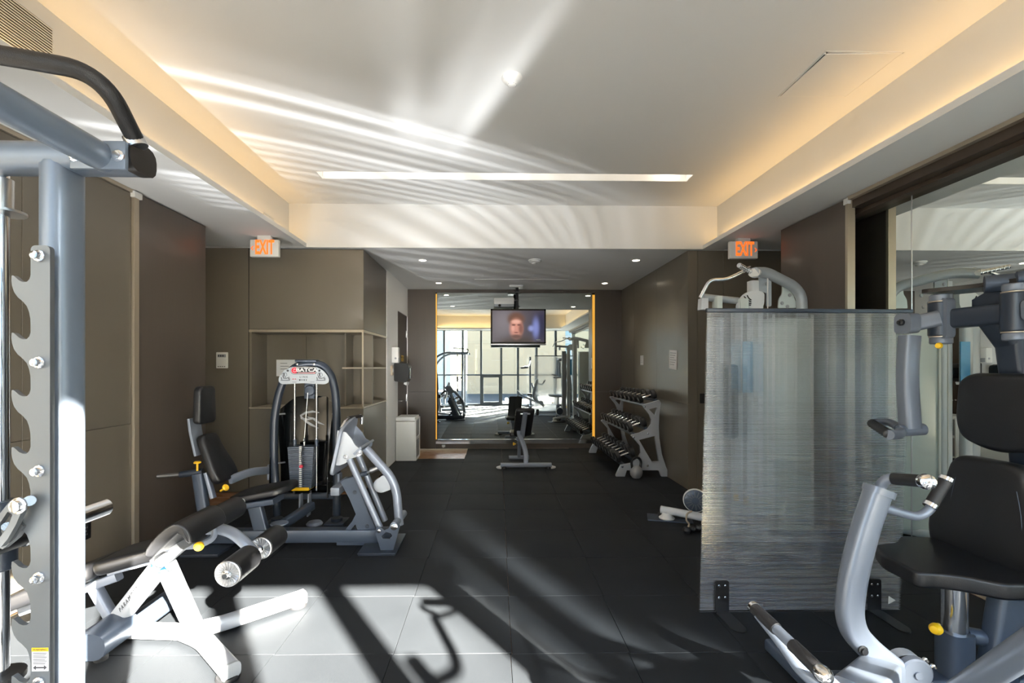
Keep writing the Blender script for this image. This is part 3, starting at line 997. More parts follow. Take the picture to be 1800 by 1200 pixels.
# seat pad, declined back pad
S0, S1 = P(158, 1000, 2.45), P(296, 962, 2.45)
su = (S1 - S0); sl_ = su.length; su.normalize()
sw = V((0, 1, 0))
pts = [(p.x, p.y) for p in fillet([V((0, 0, 0)), V((sl_ + .06, 0, 0)), V((sl_ + .06, .30, 0)), V((0, .30, 0))], .06, 5, True)]
obj('seat_pad', MB().pad(pts, S0 + V((0, 0, -.055)), su, sw, .075, .03), 'black_vinyl', pb)
obj('seat_pan', MB().obox(S0 + su * (sl_ * .55) + sw * .15 - V((0, 0, .062)), su * (sl_ * .42), sw * .11, su.cross(sw).normalized() * .008, .003), 'silver_paint', pb)
D0 = S0 + V((-.02, 0, -.03)); du = V((-.92, 0, -.36)).normalized()
pts = [(p.x, p.y) for p in fillet([V((0, 0, 0)), V((.56, 0, 0)), V((.56, -.30, 0)), V((0, -.30, 0))], .06, 5, True)]
obj('back_pad', MB().pad(pts, D0 + V((0, 0, -.04)), du, -sw, .075, .03), 'black_vinyl', pb)
obj('back_rail', MB().bar([D0 + V((.05, .15, -.07)), D0 + du * .5 + V((0, .15, -.07))], .05, .05, .01), 'silver_paint', pb)
# knee pad with bent side profile
kp = trace([(125, 860), (150, 760), (230, 640), (350, 500), (480, 390), (620, 305), (720, 300), (820, 345), (900, 430), (945, 540), (945, 640), (900, 660), (850, 620), (780, 530), (710, 490), (560, 620), (400, 770), (280, 895), (200, 910), (145, 895)], 2.20, 240, 890, 10)
mb = MB()
kk = [(x, z) for x, z in kp]
mb.pad(kk, (0, 2.50, 0), X_, Z_, .30, .012, n=3)
obj('knee_pad', mb, 'black_vinyl', pb)
obj('knee_bracket', MB().bar([T + V((-.01, -.02, 0)), P(322, 952, 2.40)], .07, .085, .012, up=(0, 1, 0)), 'white_steel', pb)
obj('bracket_cap', MB().lathe(P(285, 981, 2.33), (.3, -.6, -.5), [(.0, -.03), (.022, -.022), (.033, 0), (.03, .02), (.018, .034), (0, .038)], 18), 'gray_plastic', pb)
obj('blue_tape', MB().bar([P(282, 989, 2.40), P(279, 1001, 2.40)], .072, .046, .018, up=(0, 1, 0)), 'blue', pb)
obj('label_sticker', MB().obox(P(295, 994, 2.345), (.016, 0, -.014), (0, .001, 0), (.008, 0, .009)), 'paper', pb, smooth=False)
mb = MB().lathe(P(349.5, 960, 2.30), (.3, -1, 0), [(0, -.022), (.014, -.018), (.022, -.006), (.022, .006), (.014, .018), (0, .022)], 18)
mb.cyl(P(349.5, 960, 2.3), P(345, 957, 2.40), .008, 10)
obj('pull_knob', mb, 'amber_knob', pb, label='yellow pull knob')
obj('pivot_arc', MB().sweep(fillet([P(366, 913, 2.56), P(378, 925, 2.55), P(377, 945, 2.54), P(352, 958, 2.48), P(325, 960, 2.42)], .08, 5), rrect(.03, .02, .005)), 'silver_paint', pb)
# roller arm and foam rollers
AX = P(447, 972, 2.53)
arm = [P(366, 930, 2.62), P(384, 928, 2.58), P(410, 936, 2.55), P(432, 955, 2.53), AX]
obj('roller_arm', MB().tube(fillet(arm, .06, 6), .029, 16), 'silver_paint', pb)
obj('roller_shaft', MB().cyl((AX.x, 2.25, AX.z), (AX.x, 2.84, AX.z), .012, 14), 'chrome', pb)
def roller(name, x, z, y0, y1, r, par, face=True):
    o = obj(name, MB().lathe((x, y0, z), Y_, [(r - .006, 0), (r, .006), (r, y1 - y0 - .006), (r - .006, y1 - y0)], 28), 'black_vinyl', par)
    if face:
        mb = MB()
        mb.lathe((x, y0 - .004, z), Y_, [(r * .97, .004), (r * .97, 0), (r * .9, -.003), (r * .86, .0), (r * .35, .002)], 28)
        for i in range(22):
            a = 2 * PI * i / 22
            da, db = V((math.cos(a), 0, math.sin(a))), V((-math.sin(a), 0, math.cos(a)))
            mb.obox(V((x, y0 - .005, z)) + da * r * .62, da * r * .25, db * r * .042, (0, .005, 0))
        c1 = obj('roller_face', mb, 'brushed', o, ang=30)
        obj('hub', MB().lathe((x, y0 - .004, z), (0, -1, 0), [(r * .38, 0), (r * .34, .010), (r * .18, .012), (r * .18, .018), (0, .019)], 18), 'chrome', o)
    return o
roller('foam_roller', AX.x, AX.z, 2.28, 2.48, .064, pb)
roller('foam_roller', AX.x, AX.z, 2.60, 2.80, .062, pb)
U0 = P(376, 912, 2.76)
roller('foam_roller', U0.x, U0.z, 2.76, 3.0, .066, pb)
# ================================================================== leg press with weight tower
lp = thing('leg_press', 'dark slate leg press with weight tower before the taupe cabinet', 'weight machine', (-1.7, 4.1, 0))
TY = 4.5
# tower arch
arch = [P(487, 905, TY), P(481, 800, TY), P(482, 735, TY), P(490, 690, TY), P(502, 660, TY), P(524, 641, TY), P(548, 638.5, TY), P(568, 641, TY), P(583, 660, TY), P(590, 690, TY), P(592, 735, TY), P(592, 800, TY), P(592, 905, TY)]
mb = MB().tube(fillet(arch, .10, 5), .037, 16)
obj('tower_arch', mb, 'navy_paint', lp)
for px in (487, 592):
    q = P(px, 912, TY); q.z = 0
    mb = MB().box(q.x - .09, q.x + .09, TY - .10, TY + .10, .012, .022, .003).box(q.x - .085, q.x + .085, TY - .095, TY + .095, 0, .013)
    mb.cyl((q.x, TY, .02), (q.x, TY, .05), .055, 20)
    obj('tower_foot', mb, 'navy_paint', lp)
obj('tower_crossbar', MB().bar([P(487, 871, TY), P(592, 871, TY)], .05, .06, .015), 'navy_paint', lp)
obj('arch_cap', MB().bar([P(521, 634, TY), P(558, 634, TY)], .07, .022, .008), 'navy_paint', lp)
mb = MB()
for px in (522, 552): bolt(mb, P(px, 640, TY - .036), (0, -1, 0), .007, .006)
obj('arch_bolts', mb, 'chrome', lp)
# sign plate
so = trace([(195, 470), (215, 410), (300, 310), (380, 265), (430, 245), (640, 238), (850, 245), (900, 265), (980, 310), (1060, 400), (1085, 470), (1075, 520), (1010, 555), (900, 548), (640, 532), (400, 545), (280, 553), (215, 530)], TY - .045, 470, 620, 10)
sg = obj('sign_plate', MB().prism([(p.x, p.y) for p in fillet([V((x, z, 0)) for x, z in so], .02, 3, True)], (0, TY - .045, 0), X_, Z_, .006), 'gym_silver', lp, label='grey sign plate with maker name and figures')
k10 = TY / 826 / 10
def sp_(a, b, off=.0): return P(470 + a / 10, 620 + b / 10, TY - .049 - off)
bo = [(p.x, p.y) for p in fillet([V((-.121, -.036, 0)), V((.121, -.036, 0)), V((.121, .036, 0)), V((-.121, .036, 0))], .035, 6, True)]
c0 = sp_(640, 310)
bd_ = obj('name_badge', MB().prism(bo, c0, X_, Z_, .003), 'ink', sg, smooth=False, label='dark rounded badge')
mb = MB()
bo2 = [(x * .97 + (0), z * .90) for x, z in bo]; bo3 = [(x * .945, z * .80) for x, z in bo]
mb.prism(bo2, c0 + V((0, -.0012, 0)), X_, Z_, .002, [list(reversed(bo3))])
text_into(mb, 'BATCA', sp_(690, 302, .0022), X_, Z_, .046, .0012, squeeze=1.35, bold=.0012)
mb.box(c0.x - .055, c0.x + .105, c0.y - .0030, c0.y - .0015, c0.z - .0195, c0.z - .0165)
lg_ = obj('badge_lettering', mb, 'white_plastic', sg, smooth=False)
mb = MB().lathe(sp_(478, 308, .0005), (0, -1, 0), [(.029, 0), (.029, .002), (0, .0022)], 24)
for i in range(11): mb.box(c0.x - .050 + i * .0125, c0.x - .041 + i * .0125, c0.y - .0030, c0.y - .0015, c0.z - .0255, c0.z - .0215)
mb.box(c0.x + .090, c0.x + .107, c0.y - .003, c0.y - .0015, c0.z - .026, c0.z - .019)
obj('badge_red', mb, 'red', sg, smooth=False)
mb = MB()
cc = sp_(478, 308, .0027)
for a0_, a1_, r_ in ((.5, 2.3, .016), (3.4, 5.6, .014), (1.2, 3.0, .009)):
    mb.sweep([cc + V((math.cos(a0_ + (a1_ - a0_) * i / 6) * r_, 0, math.sin(a0_ + (a1_ - a0_) * i / 6) * r_)) for i in range(7)], circ(.0016, 6))
obj('badge_swirl', mb, 'white_plastic', sg, smooth=False)
mb = MB()
text_into(mb, 'L I N K', sp_(640, 425, .0), X_, Z_, .026, .001)
text_into(mb, '28-1a', sp_(600, 475, .0), X_, Z_, .018, .001) if False else None
for i, wd in enumerate((.012, .006, .008, .005)):
    q = sp_(570 + i * 38, 475); mb.box(q.x - wd / 2, q.x + wd / 2, q.y - .001, q.y + .001, q.z - .007, q.z + .006)
for x0 in (445, 760):
    for i in range(5):
        q = sp_(x0 + i * 15, 513); mb.box(q.x - .003, q.x + .003, q.y - .0008, q.y + .001, q.z - .0015, q.z + .0015)
for cx_ in (300, 925):
    # line drawing of a muscled figure on a seat, in a ring
    h_ = sp_(cx_, 385)
    ring = [h_ + V((math.cos(t_) * .022, 0, math.sin(t_) * .022)) for t_ in [2 * PI * i / 16 - .6 for i in range(14)]]
    mb.sweep(ring, circ(.0014, 6))
    mb.lathe(h_ + V((-.004, 0, .008)), (0, -1, 0), [(.008, 0), (.008, .001), (0, .0012)], 12)
    mb.sweep([h_ + V((-.006, 0, .0)), h_ + V((-.012, 0, -.016)), h_ + V((-.010, 0, -.032)), h_ + V((.016, 0, -.034)), h_ + V((.034, 0, -.026)), h_ + V((.044, 0, -.046))], circ(.0032, 6))
    mb.sweep([h_ + V((-.004, 0, -.004)), h_ + V((.008, 0, -.016)), h_ + V((.006, 0, -.028))], circ(.0026, 6))
    mb.sweep([h_ + V((-.03, 0, -.022)), h_ + V((-.024, 0, -.046))], circ(.0028, 6))
    mb.sweep([h_ + V((-.034, 0, -.052)), h_ + V((.050, 0, -.052))], circ(.0028, 6))
    mb.sweep([h_ + V((.040, 0, -.016)), h_ + V((.052, 0, -.044))], circ(.0016, 6))
for a in (358, 915): mb.lathe(sp_(a, 312), (0, -1, 0), [(.010, 0), (.010, .003), (0, .004)], 14)
obj('sign_print', mb, 'ink', sg, smooth=False)
mb = MB()
for x in (452, 492):
    mb.lathe(sp_(x, 460), (0, -1, 0), [(.005, 0), (.005, .001), (0, .0012)], 10)
obj('sign_dots', mb, 'red', sg, smooth=False)
# guide rods, pulley, stack
for px in (518, 556.5):
    q0, q1 = P(px, 674, TY - .01), P(px, 862, TY - .01)
    obj('guide_rod', MB().cyl(q0, q1, .0085, 12), 'chrome', lp)
    obj('rod_bush', MB().cyl(P(px, 772, TY - .01), P(px, 784, TY - .01), .016, 14), 'slate_paint', lp)
mb = MB().bar([P(545, 662, TY + .05), P(545, 700, TY + .05)], .10, .05, .012, up=(0, 1, 0))
mb.lathe(P(545, 686, TY + .02), (0, -1, 0), [(.048, -.01), (.05, 0), (.05, .012), (.044, .02), (.03, .022), (0, .022)], 22)
obj('top_pulley', mb, 'slate_paint', lp)
NP = 21
for i in range(NP):
    ya, yb = 783.5 + 73 * i / NP, 783.5 + 73 * (i + 1) / NP
    f = i / (NP - 1)
    x0, x1 = P(509.5 + 5 * f, 800, TY - .02).x, P(555.5 - 5 * f, 800, TY - .02).x
    z1, z0 = P(530, ya, TY - .02).z, P(530, yb, TY - .02).z
    obj('weight_plate', MB().box(x0, x1, TY - .075, TY + .06, z0 + .0012, z1 - .0005, .0015, 1), 'slate_paint', lp, smooth=False)
mb = MB()
for i in range(NP):
    q = P(528, 783.5 + 73 * (i + .5) / NP, TY - .097)
    mb.box(q.x - .012, q.x + .012, q.y - .001, q.y + .001, q.z - .0055, q.z + .0055)
obj('number_tags', mb, 'white_plastic', lp, smooth=False, kind='stuff')
mb = MB()
for i in range(NP):
    q = P(533.5, 783.5 + 73 * (i + .5) / NP, TY - .0955)
    mb.cyl(q + V((0, .003, 0)), q, .0045, 8)
obj('pin_holes', mb, 'gap_black', lp, smooth=False, kind='stuff')
mb = MB().lathe(P(531.5, 818.5, TY - .09), (0, -1, 0), [(.006, 0), (.006, .02), (.017, .022), (.017, .034), (.012, .038), (0, .038)], 16)
obj('selector_pin', mb, s and 'red', lp, label='crimson selector pin')
mb = MB().sweep([P(531.5, 818, TY - .105), P(529, 806, TY - .11), P(530, 794, TY - .105), P(534, 784, TY - .08)], circ(.003, 6))
obj('pin_cord', mb, 'black_plastic', lp)
mb = MB().cyl(P(535, 783, TY - .03), P(535, 776, TY - .03), .009, 12).lathe(P(535, 773, TY - .03), X_, [(.006, -.008), (.014, -.006), (.014, .006), (.006, .008)], 14)
mb.cyl(P(535, 770, TY - .03), P(541, 690, TY - .0), .0035, 8)
obj('stack_cable', mb, 'brushed', lp)
obj('stack_base', MB().box(P(515, 860, TY).x, P(548.5, 860, TY).x, TY - .08, TY + .06, P(530, 862.5, TY - .08).z, P(530, 856.8, TY - .08).z, .003), 'yellow', lp, label='yellow bumper block under the stack')
mb = MB()
for px in (517, 546): mb.cyl(P(px, 862, TY - .03), P(px, 868, TY - .03), .011, 12)
obj('stack_feet', mb, 'black_rubber', lp)
# smoky shroud
sh = [P(492, 718, 4.62), P(508, 705, 4.62), P(520, 697, 4.62), P(545, 694.5, 4.62), P(574, 697, 4.62), P(584, 709, 4.62), P(586, 740, 4.62), P(580, 800, 4.62), P(584, 866, 4.62), P(492, 866, 4.62), P(492, 820, 4.62), P(487, 745, 4.62)]
shr = obj('rear_shroud', MB().prism([(p.x, p.z) for p in sh], (0, 4.64, 0), X_, Z_, .006), 'smoke_shroud', lp, label='glossy smoke-black rear shroud')
for sx, xa in ((-1, 490), (1, 586)):
    q = [P(xa, 722, 4.63), P(xa + sx * 1, 745, 4.63), P(xa - sx * 1, 866, 4.63)]
    mb = MB().prism([(4.63, q[0].z), (4.63, q[2].z), (4.44, q[2].z), (4.46, q[2].z + .35), (4.56, q[0].z - .1)], (q[1].x, 0, 0), Y_, Z_, .005)
    obj('side_shroud', mb, 'smoke_shroud', lp)
mb = MB()
def swoosh(pts, r0): mb.sweep([P(430 + a / 4, 600 + b / 4, 4.634) for a, b in pts], rrect(r0, .003, .001), up=(0, 1, 0), scale=[.3] + [1] * (len(pts) - 2) + [.3])
swoosh([(525, 500), (480, 492), (430, 500), (395, 520), (400, 540), (440, 548), (500, 540)], .020)
swoosh([(395, 522), (430, 560), (470, 585), (520, 610)], .022)
swoosh([(440, 530), (480, 540), (520, 570), (560, 585)], .018)
obj('shroud_emblem', mb, 'gray_plastic', shr, label='pale swoosh emblem')
mb = MB()
for yv in (728, 814, 849):
    for px, sx in ((487, 1), (592, -1)):
        q = P(px, yv, TY); mb.cyl(q, q + V((sx * .055, .05, 0)), .008, 8)
obj('shroud_clips', mb, 'brushed', lp)
# base
BX0, BX1 = P(345, 945, 3.95).x, P(690, 945, 3.95).x
obj('base_beam', MB().box(BX0, BX1, 3.90, 4.0, .03, .135, .012), 'slate_paint', lp)
for px, yy in ((365, 3.82), (668, 3.82)):
    q = P(px, 965, yy)
    mb = MB().box(q.x - .15, q.x + .15, 3.70, 4.14, .012, .022, .003).box(q.x - .145, q.x + .145, 3.705, 4.135, 0, .013)
    obj('floor_plate', mb, 'navy_paint', lp)
mb = MB().bar([P(492, 925, 4.03), P(548, 888, 4.42)], .07, .075, .015)
obj('link_beam', mb, 'slate_paint', lp)
q = P(480, 921, 4.0)
mb = MB().lathe((q.x + .06, 3.985, .165), Z_, [(.07, 0), (.07, .008), (.02, .012)], 20)
obj('link_flange', mb, 'silver_paint', lp)
mb = MB()
for dx in (-.05, .03):
    o_ = [(0, .0), (.06, .0), (.07, -.1), (.04, -.2), (-.03, -.2), (-.01, -.12)]
    mb.prism([(4.40 + a, .30 + b) for a, b in o_], (P(540, 880, 4.45).x + dx, 0, 0), Y_, Z_, .012)
obj('link_bracket', mb, 'silver_paint', lp)
mb = MB().lathe((P(553, 905, 4.45).x, 4.45, 0), Z_, [(.07, 0), (.075, .012), (.06, .03), (.03, .035)], 20)
obj('rear_foot', mb, 'silver_paint', lp)
# seat, back, head pads
su = V((P(485, 866, 3.78) - P(402, 881, 3.78))).normalized()
o_ = P(402, 881, 3.78)
pts = [(p.x, p.y) for p in fillet([V((-.02, .03, 0)), V((.10, 0, 0)), V((.38, 0, 0)), V((.45, .09, 0)), V((.45, .30, 0)), V((.38, .38, 0)), V((.10, .38, 0)), V((-.02, .34, 0))], .05, 4, True)]
obj('seat_pad', MB().pad(pts, o_ + V((0, 0, -.03)), su, Y_, .055, .018), 'black_vinyl', lp)
obj('seat_frame', MB().bar([P(398, 890, 3.95), P(490, 876, 3.95)], .20, .05, .012), 'slate_paint', lp)
obj('seat_knob', MB().lathe(P(424.5, 881.5, 3.765), (0, -1, 0), [(.02, -.02), (.022, 0), (.018, .012), (0, .014)], 18), 'white_plastic', lp)
obj('seat_post', MB().bar([P(448, 886, 3.95), P(462, 940, 3.95)], .11, .06, .012, up=(0, 1, 0)), 'slate_paint', lp)
ya, yb = 3.84, 4.08
hx = P(350, 700, ya).x
hz0, hz1 = P(350, 747, ya).z, P(350, 679, ya).z
pts = [(p.x, p.y) for p in fillet([V((ya, hz0, 0)), V((yb, hz0, 0)), V((yb - .015, hz1, 0)), V((ya + .015, hz1, 0))], .05, 5, True)]
obj('head_pad', MB().pad(pts, (hx - .06, 0, 0), Y_, Z_, .065, .02, crown=.008), 'black_vinyl', lp)
bt_, bb_ = P(351, 764, ya), P(388, 849, ya)
bw_ = (bt_ - bb_); bl_ = bw_.length; bw_.normalize()
bn_ = Y_.cross(bw_)
pts = [(p.x, p.y) for p in fillet([V((-.01, 0, 0)), V((.29, .0, 0)), V((.30, .12, 0)), V((.25, bl_ * .6, 0)), V((.235, bl_, 0)), V((.02, bl_, 0)), V((0, bl_ * .6, 0)), V((-.02, .12, 0))], .06, 5, True)]
pb2 = V((bb_.x, ya, bb_.z)) - bn_ * .065
obj('back_pad', MB().pad(pts, pb2, Y_, bw_, .07, .022, crown=.01), 'black_vinyl', lp)
mid = V((0, .12, 0))
obj('head_bracket', MB().bar([P(352, 735, 3.93) + V((-.07, .03, 0)), P(352, 757, 3.93) + V((-.06, .03, 0)), P(366, 800, 3.93) + V((-.08, .03, 0))], .15, .02, .004, .05, 4, up=(1, 0, 0)), 'silver_paint', lp)
obj('back_post', MB().bar([P(349, 832, 3.95), P(364, 940, 3.95)], .085, .07, .016, up=(0, 1, 0)), 'slate_paint', lp)
obj('back_rail', MB().bar([P(363, 830, 3.95), P(375, 875, 3.95)], .03, .05, .006, up=(0, 1, 0)), 'silver_paint', lp)
obj('grip_sleeve', MB().cyl(P(317, 834, 3.93), P(357, 828, 3.95), .027, 18), 'navy_paint', lp)
obj('grip_rod', MB().cyl(P(277, 837, 3.93), P(318, 833.5, 3.93), .017, 16, .002), 'brushed', lp)
for (a, b), ax in (((347, 814), (0, 0, 1)), ((396, 857), (.8, -.3, .5))):
    q = P(a, b, 3.86)
    mb = MB().lathe(q, ax, [(.008, -.06), (.008, -.004), (.026, 0), (.028, .008), (.02, .016), (0, .017)], 16)
    obj('pull_knob', mb, 'amber_knob', lp, label='yellow pull knob')
obj('tower_link', MB().bar([P(405, 843, 4.0), P(440, 829, 4.2), P(474, 826, TY)], .04, .07, .012, .12, 6), 'silver_paint', lp)
obj('link_plate', MB().obox(P(474, 829, TY - .0), (.008, 0, 0), (0, .03, 0), (0, 0, .07)), 'silver_paint', lp)
# foot carriage
near, far = 3.78, 4.22
q0, q1 = P(595, 756, near), P(578, 834, near)
fw = (q0 - q1); fl_ = fw.length; fw.normalize()
fn = Y_.cross(fw)
pts = [(p.x, p.y) for p in fillet([V((0, -.01, 0)), V((far - near, -.01, 0)), V((far - near - .02, fl_ + .06, 0)), V((far - near - .12, fl_ + .09, 0)), V((.12, fl_ + .05, 0)), V((.0, fl_, 0))], .05, 5, True)]
obj('foot_plate', MB().pad(pts, q1 - fn * .0, Y_, fw, .03, .01), 'silver_paint', lp, label='large light grey foot plate')
g1 = trace([(215, 265), (275, 278), (310, 320), (340, 370), (385, 405), (388, 432), (360, 447), (310, 462), (270, 495), (230, 510), (185, 508)], near + .04, 540, 690, 4)
obj('gusset', MB().prism(g1, (0, near + .04, 0), X_, Z_, .014), 'white_steel', lp)
g2 = trace([(250, 265), (300, 235), (345, 232), (390, 280), (410, 320), (460, 350), (455, 375), (400, 415), (300, 350)], far - .06, 540, 690, 4)
obj('gusset', MB().prism(g2, (0, far - .06, 0), X_, Z_, .014), 'silver_paint', lp)
obj('gusset_shelf', MB().obox(P(640, 785, 4.0), (.03, 0, .028), (0, .2, 0), (.006, 0, -.007)), 'silver_paint', lp)
mb = MB()
for a, b, yy in ((270, 450, near + .03), (360, 423, near + .03)): mb.lathe(P(540 + a / 4, 690 + b / 4, yy), (0, -1, 0), [(.026 if a > 300 else .016, 0), (.026 if a > 300 else .016, .008), (.012, .010), (.012, .014), (0, .014)], 18)
obj('pivot_bolts', mb, 'chrome', lp)
obj('top_grip', MB().cyl(P(612, 735, 4.0), P(632, 731, 4.2), .016, 14), 'grip', lp)
mb = MB()
mb.tube([P(600, 752, near + .06), P(608, 738, 3.96), P(636, 729, 4.24), P(636, 745, 4.24)], .013, 10, .03)
obj('top_rail', mb, 'chrome', lp)
obj('link_tube', MB().cyl(P(614, 806, near + .05), P(668, 927, near + .05), .026, 16), 'silver_paint', lp)
obj('link_tube', MB().cyl(P(630, 800, 4.1), P(677, 915, 4.1), .026, 16), 'silver_paint', lp)
obj('drive_arm', MB().tube([P(643, 788, 3.95), P(686, 836, 3.95), P(697, 862, 3.95), P(702, 922, 3.95)], .036, 16, .12, 7), 'silver_paint', lp)
obj('drive_pulley', MB().lathe(P(671, 851, 3.99), (0, -1, 0), [(.06, 0), (.063, .006), (.063, .03), (.058, .034), (.012, .036), (.012, .044), (0, .044)], 24), 'white_steel', lp)
obj('pulley_plate', MB().prism(trace([(478, 650), (490, 610), (530, 580), (580, 590), (585, 680), (540, 697), (495, 690)], 3.94, 540, 690, 4), (0, 3.935, 0), X_, Z_, .008), 'white_steel', lp)
obj('damper', MB().cyl(P(620, 838, 3.98), P(646, 831, 3.98), .02, 14), 'slate_paint', lp)
obj('damper_end', MB().cyl(P(651, 827, 3.98), P(668, 820, 3.98), .024, 14, .003).cyl(P(645, 831, 3.98), P(652, 827, 3.98), .01, 10), 'brushed', lp)
obj('arm_axle', MB().cyl(P(692, 924, near - .02), P(710, 902, 4.2), .030, 16, .003), 'silver_paint', lp)
bo_ = trace([(478, 975), (492, 945), (520, 945), (545, 965), (575, 950), (590, 918), (625, 910), (652, 935), (640, 985), (605, 1110), (520, 1115)], near - .01, 540, 690, 4)
bh_ = trace([(525, 1005), (555, 975), (590, 985), (598, 1005), (582, 1025), (530, 1022)], near - .01, 540, 690, 4)
obj('axle_bracket', MB().prism(bo_, (0, near - .01, 0), X_, Z_, .014, [bh_]), 'slate_paint', lp)
mb = MB().lathe(P(540 + 612 / 4, 690 + 940 / 4, near - .02), (0, -1, 0), [(.028, 0), (.028, .008), (.012, .010), (0, .014)], 18)
bolt(mb, P(540 + 505 / 4, 690 + 972 / 4, near - .018), (0, -1, 0), .010, .008)
obj('axle_bolts', mb, 'chrome', lp)
po = trace([(238, 625), (262, 605), (332, 588), (430, 830), (500, 985), (500, 1068), (210, 1068), (210, 1000), (270, 960), (320, 900), (345, 850), (300, 740)], 3.93, 540, 690, 4)
ph = trace([(300, 970), (342, 922), (362, 968)], 3.93, 540, 690, 4)
obj('carriage_post', MB().prism(po, (0, 3.95, 0), X_, Z_, .07, [ph]), 'slate_paint', lp)
mb = MB()
for a, b in ((335, 700), (422, 938)): bolt(mb, P(540 + a / 4, 690 + b / 4, 3.915), (0, -1, 0), .012, .006)
obj('post_bolts', mb, 'navy_paint', lp)
obj('tower_bracket', MB().box(P(597, 845, 4.3).x, P(612, 845, 4.3).x, 4.05, 4.47, P(600, 858, 4.3).z, P(600, 845, 4.3).z, .006).box(P(595, 845, TY - .05).x, P(597, 845, TY - .05).x + .008, TY - .08, TY, P(600, 862, 4.45).z, P(600, 832, 4.45).z), 'silver_paint', lp)
# ================================================================== built-in cabinet left of the alcove
cb = thing('built_in_cabinet', 'tall taupe built-in cabinet with an open shelf niche', 'cabinet', (-2.2, WY + .6, 0))
CX0, CX1, CY1 = -2.884, -1.535, 6.86
zt_, zn1, zn0 = ZL - .012, 1.925, 1.005
obj('upper_body', MB().box(CX0, CX1 - .02, WY + .02, CY1, zn1, zt_), 'shelf_inside', cb, smooth=False)
obj('upper_front', MB().box(CX0, CX1, WY, WY + .019, zn1 + .004, zt_, .0015, 1), 'taupe_laminate', cb, smooth=False)
obj('upper_side', MB().box(CX1 - .019, CX1, WY + .0205, CY1, zn1 + .004, zt_, .0015, 1), 'brown_laminate', cb, smooth=False)
obj('under_strip', MB().box(CX0, CX1 + .004, WY - .004, CY1, zn1 - .03, zn1), 'champagne', cb, smooth=False, label='pale metal strip under the upper doors')
obj('lower_body', MB().box(CX0, CX1 - .02, WY + .02, CY1, 0.0, zn0 - .02), 'shelf_inside', cb, smooth=False)
obj('lower_front', MB().box(CX0, CX1, WY, WY + .019, .004, zn0 - .024, .0015, 1), 'taupe_laminate', cb, smooth=False)
obj('lower_side', MB().box(CX1 - .019, CX1, WY + .0205, CY1, .004, zn0 - .024, .0015, 1), 'taupe_laminate', cb, smooth=False)
obj('ledge', MB().box(CX0, CX1 + .003, WY - .003, CY1, zn0 - .02, zn0), 'champagne', cb, smooth=False)
BKY = 6.02
obj('niche_side', MB().box(CX0, CX0 + .03, WY + .002, BKY, zn0, zn1 - .03), 'taupe_laminate', cb, smooth=False)
for x0, x1 in ((CX0 + .03, -2.362), (-2.358, -1.79)):
    obj('niche_back', MB().box(x0, x1, BKY, BKY + .02, zn0, zn1 - .03), 'taupe_laminate', cb, smooth=False)
obj('niche_return', MB().box(-1.81, -1.79, BKY - .22, CY1, zn0, zn1 - .03), 'taupe_laminate', cb, smooth=False)
obj('corner_post', MB().box(CX1 - .018, CX1, WY, WY + .018, zn0, zn1 - .03), 'champagne', cb, smooth=False)
obj('divider', MB().box(-1.79, CX1 - .004, 6.10, 6.118, zn0, zn1 - .03), 'taupe_laminate', cb, smooth=False)
obj('end_panel', MB().box(-1.79, CX1, 6.84, CY1, zn0, zn1 - .03), 'taupe_laminate', cb, smooth=False)
obj('shelf', MB().box(-1.79, CX1 - .004, WY + .01, 6.10, 1.46, 1.478), 'champagne', cb, smooth=False)
obj('shelf', MB().box(-1.79, CX1 - .004, 6.118, 6.84, 1.46, 1.478), 'champagne', cb, smooth=False)
nb = obj('notice_sheet', MB().box(P(486, 640, BKY).x, P(522, 640, BKY).x, BKY - .003, BKY - .001, P(486, 661, BKY).z, P(486, 632, BKY).z), 'paper', origin=(-2.6, BKY, 1.5), smooth=False)
tag(nb, 'white paper notice taped inside the cabinet niche', 'notice')
mb = MB()
for i in range(3): mb.box(P(493, 640, BKY).x, P(505 + i * 3, 640, BKY).x, BKY - .0045, BKY - .003, P(486, 638 + i * 5, BKY).z - .005, P(486, 638 + i * 5, BKY).z)
obj('notice_print', mb, 'ink', nb, smooth=False)
# thermostat
q = P(390, 633, WY - .02)
th = thing('thermostat', 'small white wall thermostat with a grey display', 'thermostat', (q.x, WY - .01, q.z))
obj('body', MB().box(q.x - .066, q.x + .066, WY - .026, WY, q.z - .095, q.z + .095, .006), 'white_plastic', th)
obj('display', MB().box(q.x - .045, q.x + .05, WY - .0285, WY - .025, q.z + .035, q.z + .07), 'gray_plastic', th, smooth=False)
mb = MB()
for i in range(3): mb.box(q.x - .04 + i * .025, q.x - .026 + i * .025, WY - .0295, WY - .0284, q.z + .042, q.z + .063)
for i in range(4): mb.box(q.x - .045 + i * .024, q.x - .03 + i * .024, WY - .028, WY - .0255, q.z - .078, q.z - .070)
obj('digits', mb, 'ink', th, smooth=False)

